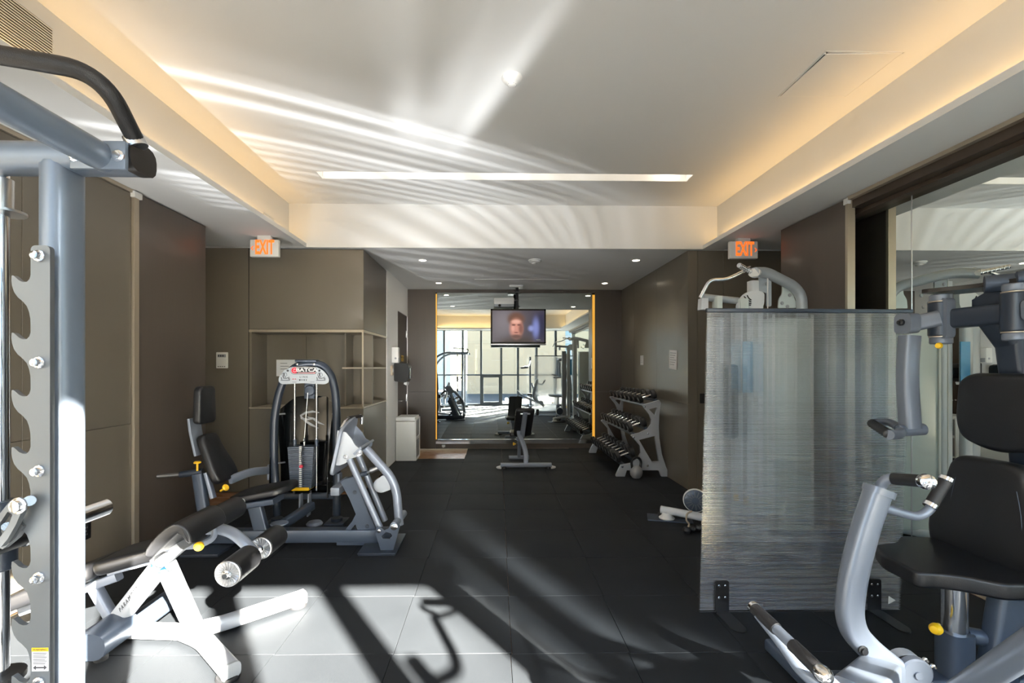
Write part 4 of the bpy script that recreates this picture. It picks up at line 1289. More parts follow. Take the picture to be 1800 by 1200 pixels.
# exit signs
def exit_sign(px0, px1, py0, py1, Y, label, arrow):
    a, b = P(px0, py1, Y), P(px1, py0, Y)
    cx = (a.x + b.x) / 2
    e = thing('exit_sign', label, 'exit sign', (cx, Y + .02, ZL))
    obj('housing', MB().box(a.x, b.x, Y, Y + .05, a.z, b.z, .008), 'white_plastic', e)
    obj('canopy', MB().box(cx - .07, cx + .07, Y - .01, Y + .06, b.z - .004, ZL, .004), 'white_plastic', e)
    mb = MB()
    text_into(mb, 'EXIT', (cx + (.004 if arrow < 0 else .008), Y - .001, (a.z + b.z) / 2 + .004), X_, Z_, .212, .002, squeeze=.47, bold=.006)
    ax = cx + arrow * .130 + (0 if arrow < 0 else .006)
    for s_ in (1, -1):
        mb.sweep([V((ax - arrow * .016, Y - .001, (a.z + b.z) / 2 + s_ * .022)), V((ax + arrow * .006, Y - .001, (a.z + b.z) / 2))], rrect(.009, .002, .0008), up=(0, 1, 0))
    obj('letters', mb, 'orange_letter', e, smooth=False, label='orange capital letters with an arrow')
exit_sign(439, 489.5, 421, 451, 5.10, 'white exit sign with orange letters and an arrow to the left', -1)
exit_sign(1283, 1332.5, 424, 454, 5.10, 'white exit sign with orange letters and an arrow to the right', 1)

# smoke detectors, downlights, access panel, vents
def detector(px, py, z, r, label):
    q = PZ(px, py, z)
    t_ = thing('smoke_detector', label, 'smoke detector', (q.x, q.y, z))
    obj('base', MB().lathe((q.x, q.y, z), -Z_, [(r, 0), (r, .012), (r * .95, .016), (r * .9, .018), (0, .018)], 28), 'white_plastic', t_)
    obj('chamber', MB().lathe((q.x, q.y, z - .016), -Z_, [(r * .9, 0), (r * .85, .012), (r * .5, .026), (r * .46, .034), (r * .3, .042), (0, .044)], 28), 'white_plastic', t_)
    mb = MB()
    for i in range(10):
        a = 2 * PI * i / 10
        d_ = V((math.cos(a), math.sin(a), 0))
        mb.obox(V((q.x, q.y, z - .046)) + d_ * r * .40, d_ * r * .05, d_.cross(Z_) * r * .07, (0, 0, .006))
    obj('vents', mb, 'gray_plastic', t_, smooth=False)
detector(900, 136, ZU, .068, 'round white smoke detector on the tray ceiling')
detector(940, 457, ZL, .085, 'round white smoke detector on the low alcove ceiling')
spots = [(743, 457, 'front left'), (1118, 457, 'front right'), (771, 497, 'rear left'), (1063, 497.5, 'rear right')]
for px, py, wh in spots:
    q = PZ(px, py, ZL)
    t_ = thing('downlight', 'small round recessed downlight, %s of the four in the alcove ceiling' % wh, 'downlight', (q.x, q.y, ZL), 'alcove downlights')
    obj('trim_ring', MB().lathe((q.x, q.y, ZL), -Z_, [(.062, 0), (.062, .004), (.045, .005), (.045, .0005)], 24), 'white_plastic', t_)
    obj('lamp', MB().cyl((q.x, q.y, ZL - .0005), (q.x, q.y, ZL - .004), .045, 24), 'lamp_glow', t_)
    ld = bpy.data.lights.new('downlight_lamp', 'SPOT'); ld.energy = 10; ld.spot_size = math.radians(95); ld.spot_blend = .6; ld.color = (1, .93, .83); ld.shadow_soft_size = .04
    lo_ = bpy.data.objects.new('downlight_lamp', ld); COL.objects.link(lo_); lo_.location = (q.x, q.y, ZL - .01); lo_.parent = None
# hatch in the tray ceiling, hanging open a touch on one side
ap = thing('ceiling_hatch', 'square white access hatch in the tray ceiling, slightly ajar', 'hatch', (2.28, 3.06, ZU))
hx0, hx1, hy0, hy1 = 2.045, 2.51, 2.83, 3.29
mb = MB()
v = [V((hx0, hy0, ZU - .016)), V((hx1, hy0, ZU - .003)), V((hx1, hy1, ZU - .002)), V((hx0, hy1, ZU - .006))]
f_, b_ = mb.vs(v), mb.vs([p + V((0, 0, .006)) for p in v])
mb.face(f_); mb.face(list(reversed(b_)))
for i in range(4): mb.face((f_[i], b_[i], b_[(i + 1) % 4], f_[(i + 1) % 4]))
obj('hatch_door', mb, 'white_paint', ap, smooth=False)
mb = MB()
for x0, x1, y0, y1 in ((hx0 - .012, hx0, hy0 - .01, hy1 + .01), (hx1, hx1 + .008, hy0 - .01, hy1 + .01), (hx0 - .01, hx1 + .01, hy0 - .012, hy0), (hx0 - .01, hx1 + .01, hy1, hy1 + .008)):
    mb.box(x0, x1, y0, y1, ZU - .004, ZU + .002)
obj('hatch_frame', mb, 'white_plastic', ap, smooth=False)
obj('hatch_gap', MB().box(hx0 - .002, hx0 + .006, hy0, hy1, ZU - .0045, ZU - .001), 'gap_black', ap, smooth=False)
mb = MB().tube([(hx0 - .01, hy0 - .004, ZU - .01), (hx0 - .03, hy0 - .012, ZU - .02), (hx0 - .02, hy0 - .03, ZU - .035)], .003, 6, .01)
obj('safety_cable', mb, 'white_plastic', ap)
# long louvre grille high on the left tray wall
gr = thing('louvre_grille', 'long pale louvre grille high on the left tray wall', 'vent', (TL, 1.2, 3.23))
g0 = P(108, 51, 2.60); gz1 = P(108, 51, 2.60).z; gz0 = P(108, 140, 2.60).z
gy1 = 2.60
obj('backing', MB().box(TL + .001, TL + .003, .55, gy1, gz0, gz1), 'shelf_inside', gr, smooth=False)
mb = MB()
for y0, y1, z0, z1 in ((.52, gy1 + .03, gz1, gz1 + .03), (.52, gy1 + .03, gz0 - .03, gz0), (gy1, gy1 + .03, gz0, gz1), (.52, .55, gz0, gz1)):
    mb.box(TL, TL + .006, y0, y1, z0, z1)
obj('grille_frame', mb, 'white_paint', gr, smooth=False)
NL = 19
slat = None
for i in range(NL):
    z = gz0 + (gz1 - gz0) * (i + .5) / NL
    mb = MB().obox((TL + .006, (0.55 + gy1) / 2, z), (.005, 0, -.0062), (0, (gy1 - .55) / 2, 0), (.0008, 0, .001))
    obj('louvre_slat', mb, 'white_paint', gr, smooth=False)
# small vent near the beam
vq = P(493.5, 392, 5.06)
sv = thing('small_vent', 'small slotted vent on the left tray wall by the beam', 'vent', (TL, 5.06, vq.z))
obj('vent_plate', MB().box(TL, TL + .006, 4.96, 5.20, vq.z - .075, vq.z + .075, .002), 'white_plastic', sv)
for i in range(7):
    obj('vent_slot', MB().box(TL + .0055, TL + .0075, 4.985 + i * .029, 4.997 + i * .029, vq.z - .055, vq.z + .055), 'champagne', sv, smooth=False)
# thin service hatch line in the alcove ceiling
hp = struct('trim_7', MB().box(P(835, 491, 7.75).x, P(996, 491, 7.75).x, 7.55, 7.75, ZL - .004, ZL), 'white_paint', 'flush service panel in the alcove ceiling')

# power outlets
def outlet_x(name, y, z, label, xw, sgn):
    t_ = thing(name, label, 'outlet', (xw, y, z))
    obj('cover_plate', MB().box(min(xw, xw + sgn * .006), max(xw, xw + sgn * .006), y - .042, y + .042, z - .062, z + .062, .002), 'black_plastic', t_)
    mb = MB()
    for dz in (-.024, .024):
        mb.lathe((xw + sgn * .005, y, z + dz), (sgn, 0, 0), [(.017, 0), (.017, .003), (.015, .004), (0, .004)], 16)
    obj('socket', mb, 'black_rubber', t_)
    mb = MB()
    for dz in (-.024, .024):
        for dy in (-.006, .006): mb.box(xw + sgn * .0085, xw + sgn * .0095, y + dy - .001, y + dy + .001, z + dz - .004, z + dz + .005)
    mb.cyl((xw + sgn * .005, y, z), (xw + sgn * .0075, y, z), .003, 8)
    obj('slots', mb, 'gray_plastic', t_, smooth=False)
outlet_x('power_outlet', 3.375, P(162, 933, 3.375).z, 'black double outlet low on the taupe left wall', XL, 1)
q = P(1235, 700, WY)
t_ = thing('wall_switch', 'small black switch plate on the taupe wall left of the screen', 'switch', (q.x, WY, q.z))
obj('plate', MB().box(q.x - .035, q.x + .035, WY - .006, WY, q.z - .06, q.z + .06, .002), 'black_plastic', t_)
obj('rocker', MB().box(q.x - .015, q.x + .015, WY - .010, WY - .005, q.z - .03, q.z + .03, .002), 'black_rubber', t_)

# notices on the alcove right wall
def notice(px, py, hw, hh, tilt, label, lines):
    yy = AR * 826 / (px - 865)
    z = P(px, py, yy).z
    q = V((AR - .002, yy, z))
    ca_, sa_ = math.cos(tilt), math.sin(tilt)
    U, W = V((0, -ca_, sa_)), V((0, sa_, ca_))
    n_ = obj('notice_sheet', MB().obox(q - V((.003, 0, 0)), U * hw, W * hh, V((.001, 0, 0))), 'paper', origin=q, smooth=False)
    tag(n_, label, 'notice')
    mb = MB()
    for i in range(lines):
        c_ = q + W * (hh * .7 - i * hh * 1.45 / lines) - V((.0045, 0, 0))
        mb.obox(c_ - U * (hw * .1 * (i % 3)), U * hw * (.8 - .12 * (i % 3)), W * hh * .035, V((.0005, 0, 0)))
    obj('notice_print', mb, MATS['gray_plastic'], n_, smooth=False)
notice(1130.5, 633, .075, .075, 0, 'small white card on the alcove wall above the far dumbbells', 4)
notice(1186, 632, .13, .125, -.06, 'tilted white paper notice above the near end of the dumbbell rack', 6)

# soap dispenser, paper towel dispenser, bin, door stop
q = P(690, 624, 7.25)
sd_ = thing('soap_dispenser', 'white wall soap dispenser beside the brown door', 'dispenser', (AL, 7.25, q.z - .12))
obj('housing', MB().box(AL, AL + .10, 7.19, 7.31, q.z - .12, q.z + .12, .012), 'white_plastic', sd_)
obj('push_bar', MB().box(AL + .098, AL + .108, 7.205, 7.295, q.z - .105, q.z - .04, .004), 'gray_plastic', sd_)
obj('logo_spot', MB().lathe((AL + .06, 7.189, q.z - .05), (0, -1, 0), [(.016, 0), (.016, .002), (0, .0022)], 14), 'gray_plastic', sd_)
q = P(689, 651, 7.15)
sw_ = thing('wall_switch', 'small beige wall switch below the soap dispenser', 'switch', (AL, 7.15, q.z))
obj('plate', MB().box(AL, AL + .03, 7.11, 7.19, q.z - .075, q.z + .075, .008), 'tan_pad', sw_)
obj('rocker', MB().box(AL + .03, AL + .036, 7.13, 7.17, q.z - .03, q.z + .03, .002), 'white_plastic', sw_)
q = P(706, 655, 7.5)
td = thing('towel_dispenser', 'glossy black paper towel dispenser beside the brown door', 'dispenser', (AL, 7.5, q.z - .16))
pr = [(AL, q.z - .13), (AL + .19, q.z - .15), (AL + .22, q.z - .10), (AL + .235, q.z + .08), (AL + .21, q.z + .15), (AL, q.z + .16)]
obj('housing', MB().prism([(p.x, p.y) for p in fillet([V((a, b, 0)) for a, b in pr], .03, 4, True)], (0, 7.5, 0), X_, Z_, .29), 'black_plastic', td)
obj('front_cover', MB().box(AL + .225, AL + .24, 7.38, 7.62, q.z - .09, q.z + .08, .006), 'smoke_shroud', td)
obj('paper_tail', MB().obox((AL + .17, 7.5, q.z - .165), (.02, 0, -.01), (0, .09, 0), (.008, 0, .022)), 'paper', td)
bq0, bq1 = PZ(691, 810), PZ(730, 810)
bn = thing('waste_bin', 'tall white rectangular waste bin against the white alcove wall', 'bin', (-1.36, 7.6, 0))
bx0, bx1, by0, by1 = AL + .012, -1.20, bq0.y, bq0.y + .42
bz = P(700, 733, by0).z
obj('body', MB().box(bx0, bx1 - .02, by0, by1, 0, bz - .07, .006), 'white_plastic', bn)
obj('lid', MB().box(bx0 - .002, bx1 - .018, by0 - .004, by1 + .002, bz - .065, bz, .01), 'white_plastic', bn)
obj('side_frame', MB().box(bx1 - .02, bx1, by0 + .004, by0 + .03, 0.0, bz - .03, .004).box(bx1 - .02, bx1, by1 - .03, by1, 0.0, bz - .03, .004).box(bx1 - .02, bx1, by0 + .03, by1 - .03, bz - .06, bz - .03, .003).box(bx1 - .02, bx1, by0 + .03, by1 - .03, .0, .03, .003).box(bx1 - .02, bx1, by0 + .03, by1 - .03, bz * .47, bz * .53, .003), 'white_plastic', bn)
obj('side_panel', MB().box(bx1 - .019, bx1 - .012, by0 + .03, by1 - .03, .03, bz - .06), 'gray_plastic', bn, smooth=False)
q = P(779.5, 788, AY - .06)
ds = thing('door_stop', 'tiny silver door stop at the foot of the back wall', 'door stop', (q.x, AY - .05, .0))
obj('plate', MB().box(q.x - .03, q.x + .03, AY - .05, AY - .03, .03, .07, .003), 'brushed', ds)
obj('bumper', MB().cyl((q.x, AY - .05, .04), (q.x, AY - .09, .04), .012, 12), 'white_plastic', ds)

# television and projector on one ceiling pole
TVY = 8.05
tv = thing('television', 'flat television showing a face, hung from the alcove ceiling', 'television', (P(911, 500, TVY).x, TVY, P(911, 605, TVY).z))
a, b = P(862.5, 605, TVY), P(959.5, 543, TVY)
obj('casing', MB().box(a.x, b.x, TVY, TVY + .07, a.z, b.z, .008), 'black_plastic', tv)
mb = MB()
fw_ = .028
mb.box(a.x, b.x, TVY - .008, TVY + .01, b.z - fw_, b.z).box(a.x, b.x, TVY - .008, TVY + .01, a.z + .012, a.z + fw_ + .012).box(a.x, a.x + fw_, TVY - .008, TVY + .01, a.z + .012, b.z).box(b.x - fw_, b.x, TVY - .008, TVY + .01, a.z + .012, b.z)
obj('bezel', mb, 'smoke_shroud', tv, smooth=False)
obj('lower_trim', MB().box(a.x, b.x, TVY - .012, TVY + .06, a.z - .012, a.z + .014, .003), 'brushed', tv)
# the picture on the screen: a man's face in shadow beside a blurred blue shape
def screen_material():
    m = bpy.data.materials.new('screen_picture'); m.use_nodes = True
    t = m.node_tree
    b = t.nodes['Principled BSDF']
    tc = t.nodes.new('ShaderNodeTexCoord')
    sp = t.nodes.new('ShaderNodeSeparateXYZ'); t.links.new(tc.outputs['Object'], sp.inputs[0])
    f = NM(t)
    U, W = sp.outputs[0], sp.outputs[2]
    def blob(cx, cz, wx, wz, sharp=1.0):
        u = f('DIVIDE', f('SUBTRACT', U, cx), wx); v = f('DIVIDE', f('SUBTRACT', W, cz), wz)
        r = f('ADD', f('MULTIPLY', u, u), f('MULTIPLY', v, v))
        return f('POWER', 2.718, f('MULTIPLY', f('POWER', r, sharp), -1.0))
    col = None
    def lay(c, fac, prev):
        n = t.nodes.new('ShaderNodeMix'); n.data_type = 'RGBA'
        if isinstance(prev, tuple): n.inputs[6].default_value = prev + (1,)
        else: t.links.new(prev, n.inputs[6])
        n.inputs[7].default_value = c + (1,)
        t.links.new(fac, n.inputs[0])
        return n.outputs[2]
    c = lay(s(112, 106, 112), blob(-.25, .1, .25, .3), s(66, 60, 70))
    c = lay(s(52, 40, 36), blob(0, -.32, .40, .16, 2), c)
    c = lay(s(30, 30, 62), blob(.40, .02, .17, .28, 2), c)
    c = lay(s(112, 122, 180), blob(.30, -.02, .06, .17, 1.5), c)
    c = lay(s(126, 136, 190), blob(.22, -.03, .05, .05, 1.5), c)
    c = lay(s(96, 62, 48), blob(-.04, .13, .15, .12, 3), c)      # hair
    c = lay(s(186, 128, 112), blob(-.035, -.03, .118, .17, 3), c)  # face
    c = lay(s(214, 160, 142), blob(-.04, .085, .08, .035, 2), c)    # brow light
    c = lay(s(210, 150, 136), blob(-.09, -.03, .03, .05, 2), c)    # cheek
    c = lay(s(100, 58, 50), blob(-.08, .03, .035, .016, 2), c)   # eyes
    c = lay(s(100, 58, 50), blob(.015, .03, .035, .016, 2), c)
    c = lay(s(120, 74, 64), blob(.045, -.04, .04, .09, 2), c)     # shaded cheek
    c = lay(s(196, 132, 116), blob(-.035, -.01, .018, .045, 2), c)   # nose
    c = lay(s(120, 66, 60), blob(-.035, -.10, .04, .012, 2), c)  # mouth
    c = lay(s(90, 62, 54), blob(-.035, -.17, .10, .04, 2), c)     # jaw shade
    t.links.new(c, b.inputs['Emission Color'])
    b.inputs['Emission Strength'].default_value = .55
    b.inputs['Base Color'].default_value = (.01, .01, .01, 1)
    b.inputs['Roughness'].default_value = .25
    MATS['screen_picture'] = m
screen_material()
scx, scz = (a.x + b.x) / 2, (a.z + b.z) / 2
so_ = bpy.data.objects
me_ = MB().box(-(b.x - a.x) / 2 + fw_, (b.x - a.x) / 2 - fw_, -.002, .002, -(b.z - a.z) / 2 + fw_ + .01, (b.z - a.z) / 2 - fw_).mesh('screen', smooth=False)
me_.materials.append(MATS['screen_picture'])
scr = bpy.data.objects.new('screen', me_); COL.objects.link(scr)
scr.parent = tv
scr.location = V((scx, TVY - .003, scz)) - wloc(tv)
pz_ = P(909, 505, TVY)
obj('ceiling_plate', MB().box(P(895, 500, TVY + .1).x, P(919, 500, TVY + .1).x, TVY, TVY + .24, ZL - .035, ZL, .004), 'white_plastic', tv)
obj('pole', MB().cyl((P(909, 500, TVY + .1).x, TVY + .12, a.z + .2), (P(909, 500, TVY + .1).x, TVY + .12, ZL - .03), .026, 16), 'black_plastic', tv)
obj('tilt_head', MB().box(P(909, 500, TVY + .1).x - .1, P(909, 500, TVY + .1).x + .1, TVY + .07, TVY + .12, a.z + .15, b.z - .1, .006), 'black_plastic', tv)
mb = MB()
text_into(mb, 'citytv', (b.x - .15, TVY - .006, a.z + .075), X_, Z_, .05, .0006) if False else mb.box(b.x - .17, b.x - .09, TVY - .0065, TVY - .0055, a.z + .065, a.z + .085)
obj('corner_mark', mb, 'gray_plastic', tv, smooth=False)
qx = P(909, 500, TVY + .1).x
pj = thing('projector', 'small white projector clamped to the television pole', 'projector', (qx - .20, TVY + .1, b.z + .03))
p0, p1 = P(868, 539, TVY + .02), P(904, 525, TVY + .02)
obj('body', MB().box(p0.x, p1.x, TVY + .0, TVY + .26, p0.z + .03, p1.z + .02, .02), 'white_plastic', pj)
obj('front_band', MB().box(p0.x + .004, p1.x - .004, TVY - .004, TVY + .20, p0.z, p0.z + .045, .006), 'gray_plastic', pj)
mb = MB().lathe((p0.x + .10, TVY - .003, p0.z + .02), (0, -1, 0), [(.022, 0), (.022, .006), (.016, .007), (0, .003)], 18)
obj('lens', mb, 'smoke_shroud', pj)
obj('clamp', MB().box(p1.x - .01, qx + .03, TVY + .09, TVY + .15, p1.z - .02, p1.z + .0, .004).box(qx - .05, qx + .04, TVY + .085, TVY + .155, p1.z + .12, p1.z + .15, .004), 'black_plastic', pj)

# adjustable bench before the mirror
ab = thing('adjustable_bench', 'black adjustable bench with upright backrest facing the alcove mirror', 'bench', (.5, 7.2, 0))
c0 = PZ(880, 824); c1 = PZ(970, 824)
by_ = c0.y + .03
obj('front_foot', MB().bar([(c0.x, by_, .05), (c1.x, by_, .05)], .075, .06, .014), 'silver_paint', ab)
for x in (c0.x + .05, c1.x - .05):
    obj('foot_pad', MB().lathe((x, by_ - .01, 0), Z_, [(.045, 0), (.048, .008), (.04, .03), (.03, .034)], 16), 'black_rubber', ab)
for x, sx in ((c0.x, -1), (c1.x, 1)):
    obj('foot_toe', MB().lathe((x, by_, .012), (sx, 0, .1), [(.035, -.02), (.032, .01), (.012, .06), (0, .065)], 14), 'white_plastic', ab)
col_ = [V((P(924, 815, by_).x, by_, .05)), P(925, 800, by_ + .02), P(921, 783, by_ + .12), P(914, 768, by_ + .30), P(912, 758, by_ + .36)]
obj('spine', MB().bar(fillet(col_, .12, 6), .072, .06, .014, up=(0, 1, 0)), 'silver_paint', ab)
bp0, bp1 = P(920, 764, by_ + .36), P(922, 719, by_ + .22)
bu = (bp1 - bp0); bl = bu.length + .02; bu.normalize()
tl = V((1, 0, .0)); bnn = tl.cross(bu)
pts = [(p.x, p.y) for p in fillet([V((-.155, 0, 0)), V((.115, 0, 0)), V((.16, bl, 0)), V((-.125, bl, 0))], .04, 5, True)]
obj('back_pad', MB().pad(pts, bp0 + V((0, .065, 0)), tl, bu, .065, .018), 'black_vinyl', ab)
obj('back_rail', MB().bar([bp0 + V((-.02, -.03, -.02)), bp1 + V((0.01, -.03, -.05))], .07, .05, .008, up=(0, 1, 0)), 'silver_paint', ab)
obj('back_bracket', MB().obox(bp1 + V((.01, -.012, -.07)), (.075, 0, 0), (0, .008, 0), (0, 0, .012), .003), 'brushed', ab)
pts = [(p.x, p.y) for p in fillet([V((-.14, .42, 0)), V((.14, .42, 0)), V((.12, .78, 0)), V((-.12, .78, 0))], .04, 5, True)]
obj('seat_pad', MB().pad(pts, (col_[-1].x, by_, .40), X_, Y_, .065, .018), 'black_vinyl', ab)
obj('seat_rail', MB().bar([(col_[-1].x, by_ + .36, .37), (col_[-1].x, by_ + .75, .37)], .07, .05, .01), 'silver_paint', ab)
obj('rear_leg', MB().bar([(P(913, 790, by_ + .5).x, by_ + .5, .37), (P(913, 790, by_ + .5).x, by_ + .62, .06)], .07, .05, .01, up=(1, 0, 0)), 'silver_paint', ab)
obj('rear_foot', MB().bar([(P(913, 790, by_ + .5).x - .16, by_ + .62, .04), (P(913, 790, by_ + .5).x + .16, by_ + .62, .04)], .06, .06, .014), 'silver_paint', ab)
obj('pull_knob', MB().lathe(P(907, 780, by_ + .35), (-1, 0, 0), [(.01, 0), (.01, .02), (.025, .025), (.025, .045), (0, .05)], 14), 'amber_knob', ab, label='yellow pull knob')

# dumbbell rack
DY0, DY1 = 6.33, 8.08
rk = thing('dumbbell_rack', 'three-tier silver dumbbell rack along the alcove right wall', 'rack', (2.05, 7.2, 0))
ro = trace([(640, 372), (790, 328), (804, 350), (790, 450), (785, 560), (790, 660), (812, 800), (848, 910), (880, 985), (872, 997), (810, 997), (788, 942), (505, 942), (488, 997), (412, 997), (412, 985), (432, 940), (455, 898), (545, 880), (600, 845), (628, 795), (620, 725), (590, 690), (545, 640), (553, 630), (620, 615), (690, 580), (720, 540), (724, 500), (702, 450), (660, 400)], DY0, 1000, 640, 5)
rh1 = trace([(700, 408), (776, 388), (755, 466)], DY0, 1000, 640, 5)
rh2 = trace([(612, 676), (752, 640), (770, 760), (788, 866), (724, 868), (660, 760)], DY0, 1000, 640, 5)
zmin = min(z for _, z in ro)
ro = [(x, max(z - zmin, 0)) for x, z in ro]; rh1 = [(x, z - zmin) for x, z in rh1]; rh2 = [(x, z - zmin) for x, z in rh2]
for yy in (DY0, DY1):
    obj('end_frame', MB().prism(ro, (0, yy, 0), X_, Z_, .045, [rh1, rh2]), 'white_steel', rk, smooth=False)
mb = MB()
for a, b in ((470, 915), (690, 905), (696, 622), (570, 655), (665, 388)): bolt(mb, P(1000 + a / 5, 640 + b / 5, DY0 - .022) - V((0, 0, zmin)), (0, -1, 0), .010, .008)
obj('frame_bolts', mb, 'chrome', rk)
tiers = []
for (a, b), (c_, d_), n_ in (((650, 366), (785, 322), 8), ((556, 624), (700, 572), 9), ((460, 892), (590, 846), 9)):
    q0, q1 = P(1000 + a / 5, 640 + b / 5, DY0) - V((0, 0, zmin)), P(1000 + c_ / 5, 640 + d_ / 5, DY0) - V((0, 0, zmin))
    tiers.append((q0, q1, n_))
    for k_, q in enumerate((q0, q1)):
        obj('tier_rail', MB().bar([(q.x + (.035 if k_ == 0 else -.03), DY0 + .02, q.z - .012), (q.x + (.035 if k_ == 0 else -.03), DY1 - .02, q.z - .012)], .05, .035, .006), 'slate_paint', rk)
names = ['top', 'middle', 'bottom']
rank = ['nearest', 'second', 'third', 'fourth', 'fifth', 'sixth', 'seventh', 'eighth', 'ninth']
for ti, (q0, q1, n_) in enumerate(tiers):
    ax = (q1 - q0); ax.y = 0; ax.normalize()
    up_ = V((-ax.z, 0, ax.x))
    for k_ in range(n_):
        r = .050 + .007 * ti + .0035 * (n_ - k_) * .5
        yy = DY0 + .10 + k_ * (DY1 - DY0 - .2) / (n_ - 1)
        cen = (q0 + q1) / 2; cen.y = yy
        cen = cen + up_ * (r + .006)
        hl = .072
        d = thing('dumbbell', 'black rubber dumbbell with chrome handle, %s from the near end of the %s tier' % (rank[k_], names[ti]), 'dumbbell', cen, 'dumbbells on the rack')
        wd = .052 + .004 * ti
        for sgn in (-1, 1):
            base_ = cen + ax * sgn * hl
            hd = obj('head', MB().lathe(base_, ax * sgn, [(r * .45, -.006), (r * .92, 0), (r, .008), (r, wd - .008), (r * .90, wd), (r * .42, wd + .001), (r * .40, wd - .004), (0, wd - .004)], 20), 'cast_iron', d)
            obj('end_badge', MB().lathe(base_ + ax * sgn * (wd - .0045), ax * sgn, [(r * .38, 0), (r * .36, .004), (0, .005)], 14), 'gray_plastic', hd)
        obj('handle', MB().lathe(cen - ax * hl, ax, [(.013, 0), (.0145, hl * .6), (.0155, hl), (.0145, hl * 1.4), (.013, hl * 2)], 14), 'chrome', d)

# kettlebell on the floor by the rack
kq = PZ(1116, 838, 0)
kb = thing('kettlebell', 'grey kettlebell with black handle on the floor by the dumbbell rack', 'kettlebell', (kq.x, kq.y - .06, 0))
kc = V((kq.x, kq.y - .06, .085))
obj('bell', MB().lathe(kc - V((0, 0, .085)), Z_, [(.045, 0), (.05, .003), (.075, .035), (.083, .075), (.078, .115), (.055, .15), (.03, .165), (0, .168)], 24), 'kettle', kb)
obj('handle', MB().tube(fillet([kc + V((-.055, 0, .045)), kc + V((-.066, 0, .14)), kc + V((-.03, .0, .19)), kc + V((.03, 0, .19)), kc + V((.066, 0, .14)), kc + V((.055, 0, .045))], .05, 5), .0165, 14), 'grip', kb)
# ================================================================== ribbed clear plastic screen
def poly_material(name, tint, rough, fac, bump):
    m = bpy.data.materials.new(name); m.use_nodes = True
    t = m.node_tree
    for n in list(t.nodes):
        if n.type == 'BSDF_PRINCIPLED': t.nodes.remove(n)
    tr = t.nodes.new('ShaderNodeBsdfRefraction'); tr.inputs['Color'].default_value = tint + (1,)
    tr.inputs['Roughness'].default_value = rough; tr.inputs['IOR'].default_value = 1.12
    gl = t.nodes.new('ShaderNodeBsdfGlossy'); gl.inputs['Roughness'].default_value = .12
    df = t.nodes.new('ShaderNodeBsdfTranslucent'); df.inputs['Color'].default_value = (.75, .8, .86, 1)
    cl = t.nodes.new('ShaderNodeBsdfTransparent'); cl.inputs['Color'].default_value = tint + (1,)
    m0 = t.nodes.new('ShaderNodeMixShader'); m0.inputs[0].default_value = .6
    m1 = t.nodes.new('ShaderNodeMixShader'); m1.inputs[0].default_value = fac
    t.links.new(tr.outputs[0], m0.inputs[1]); t.links.new(cl.outputs[0], m0.inputs[2])
    m2 = t.nodes.new('ShaderNodeMixShader'); m2.inputs[0].default_value = .07
    t.links.new(m0.outputs[0], m1.inputs[1]); t.links.new(df.outputs[0], m1.inputs[2])
    t.links.new(m1.outputs[0], m2.inputs[1]); t.links.new(gl.outputs[0], m2.inputs[2])
    t.links.new(m2.outputs[0], t.nodes['Material Output'].inputs[0])
    if bump:
        tc = t.nodes.new('ShaderNodeTexCoord')
        wv = t.nodes.new('ShaderNodeTexWave'); wv.wave_type = 'BANDS'; wv.bands_direction = 'Z'
        wv.inputs['Scale'].default_value = 2 * PI / .0102 / 20
        t.links.new(tc.outputs['Object'], wv.inputs['Vector'])
        bp = t.nodes.new('ShaderNodeBump'); bp.inputs['Strength'].default_value = bump; bp.inputs['Distance'].default_value = .004
        t.links.new(wv.outputs['Fac'], bp.inputs['Height'])
        for n in (tr, gl): t.links.new(bp.outputs[0], n.inputs['Normal'])
    MATS[name] = m
poly_material('poly_skin', (.96, .97, .985), .05, .015, .22)
mat('poly_rib', (.72, .76, .82), .3, spec=.5)
MATS['poly_rib'].node_tree.nodes['Principled BSDF'].inputs['Transmission Weight'].default_value = .45
MATS['poly_rib'].node_tree.nodes['Principled BSDF'].inputs['IOR'].default_value = 1.2

SY = 2.82
BL, BR, TLc, TRc = P(1230, 1074, SY), P(1581, 1073, SY), P(1243, 546, SY), P(1601, 548, SY)
sc = thing('clear_screen', 'free-standing ribbed clear plastic screen on two black brackets', 'screen', ((BL.x + BR.x) / 2, SY, 0))
def on(u, v, dy=0.0): return (BL * (1 - u) + BR * u) * (1 - v) + (TLc * (1 - u) + TRc * u) * v + V((0, dy, 0))
for dy, nm in ((-.008, 'front_skin'), (.008, 'back_skin')):
    mb = MB(); mb.face(mb.vs([on(0, 0, dy), on(1, 0, dy), on(1, 1, dy), on(0, 1, dy)]))
    obj(nm, mb, 'poly_skin', sc, smooth=False)
mb = MB()
NR = 180
for i in range(NR + 1):
    v = i / NR
    a_, b_ = on(0, v), on(1, v)
    mb.face(mb.vs([a_ + V((0, -.0075, 0)), b_ + V((0, -.0075, 0)), b_ + V((0, .0075, 0)), a_ + V((0, .0075, 0))]))
obj('flute_walls', mb, 'poly_rib', sc, smooth=False, kind='stuff')
ux = (TRc - TLc).normalized()
obj('top_edge_cap', MB().bar([TLc - ux * .004 + V((0, 0, .003)), TRc + ux * .004 + V((0, 0, .003))], .026, .024, .003), 'navy_paint', sc)
ux = (BR - BL).normalized()
obj('bottom_edge_cap', MB().bar([BL - ux * .004, BR + ux * .004], .024, .012, .003), 'black_plastic', sc)
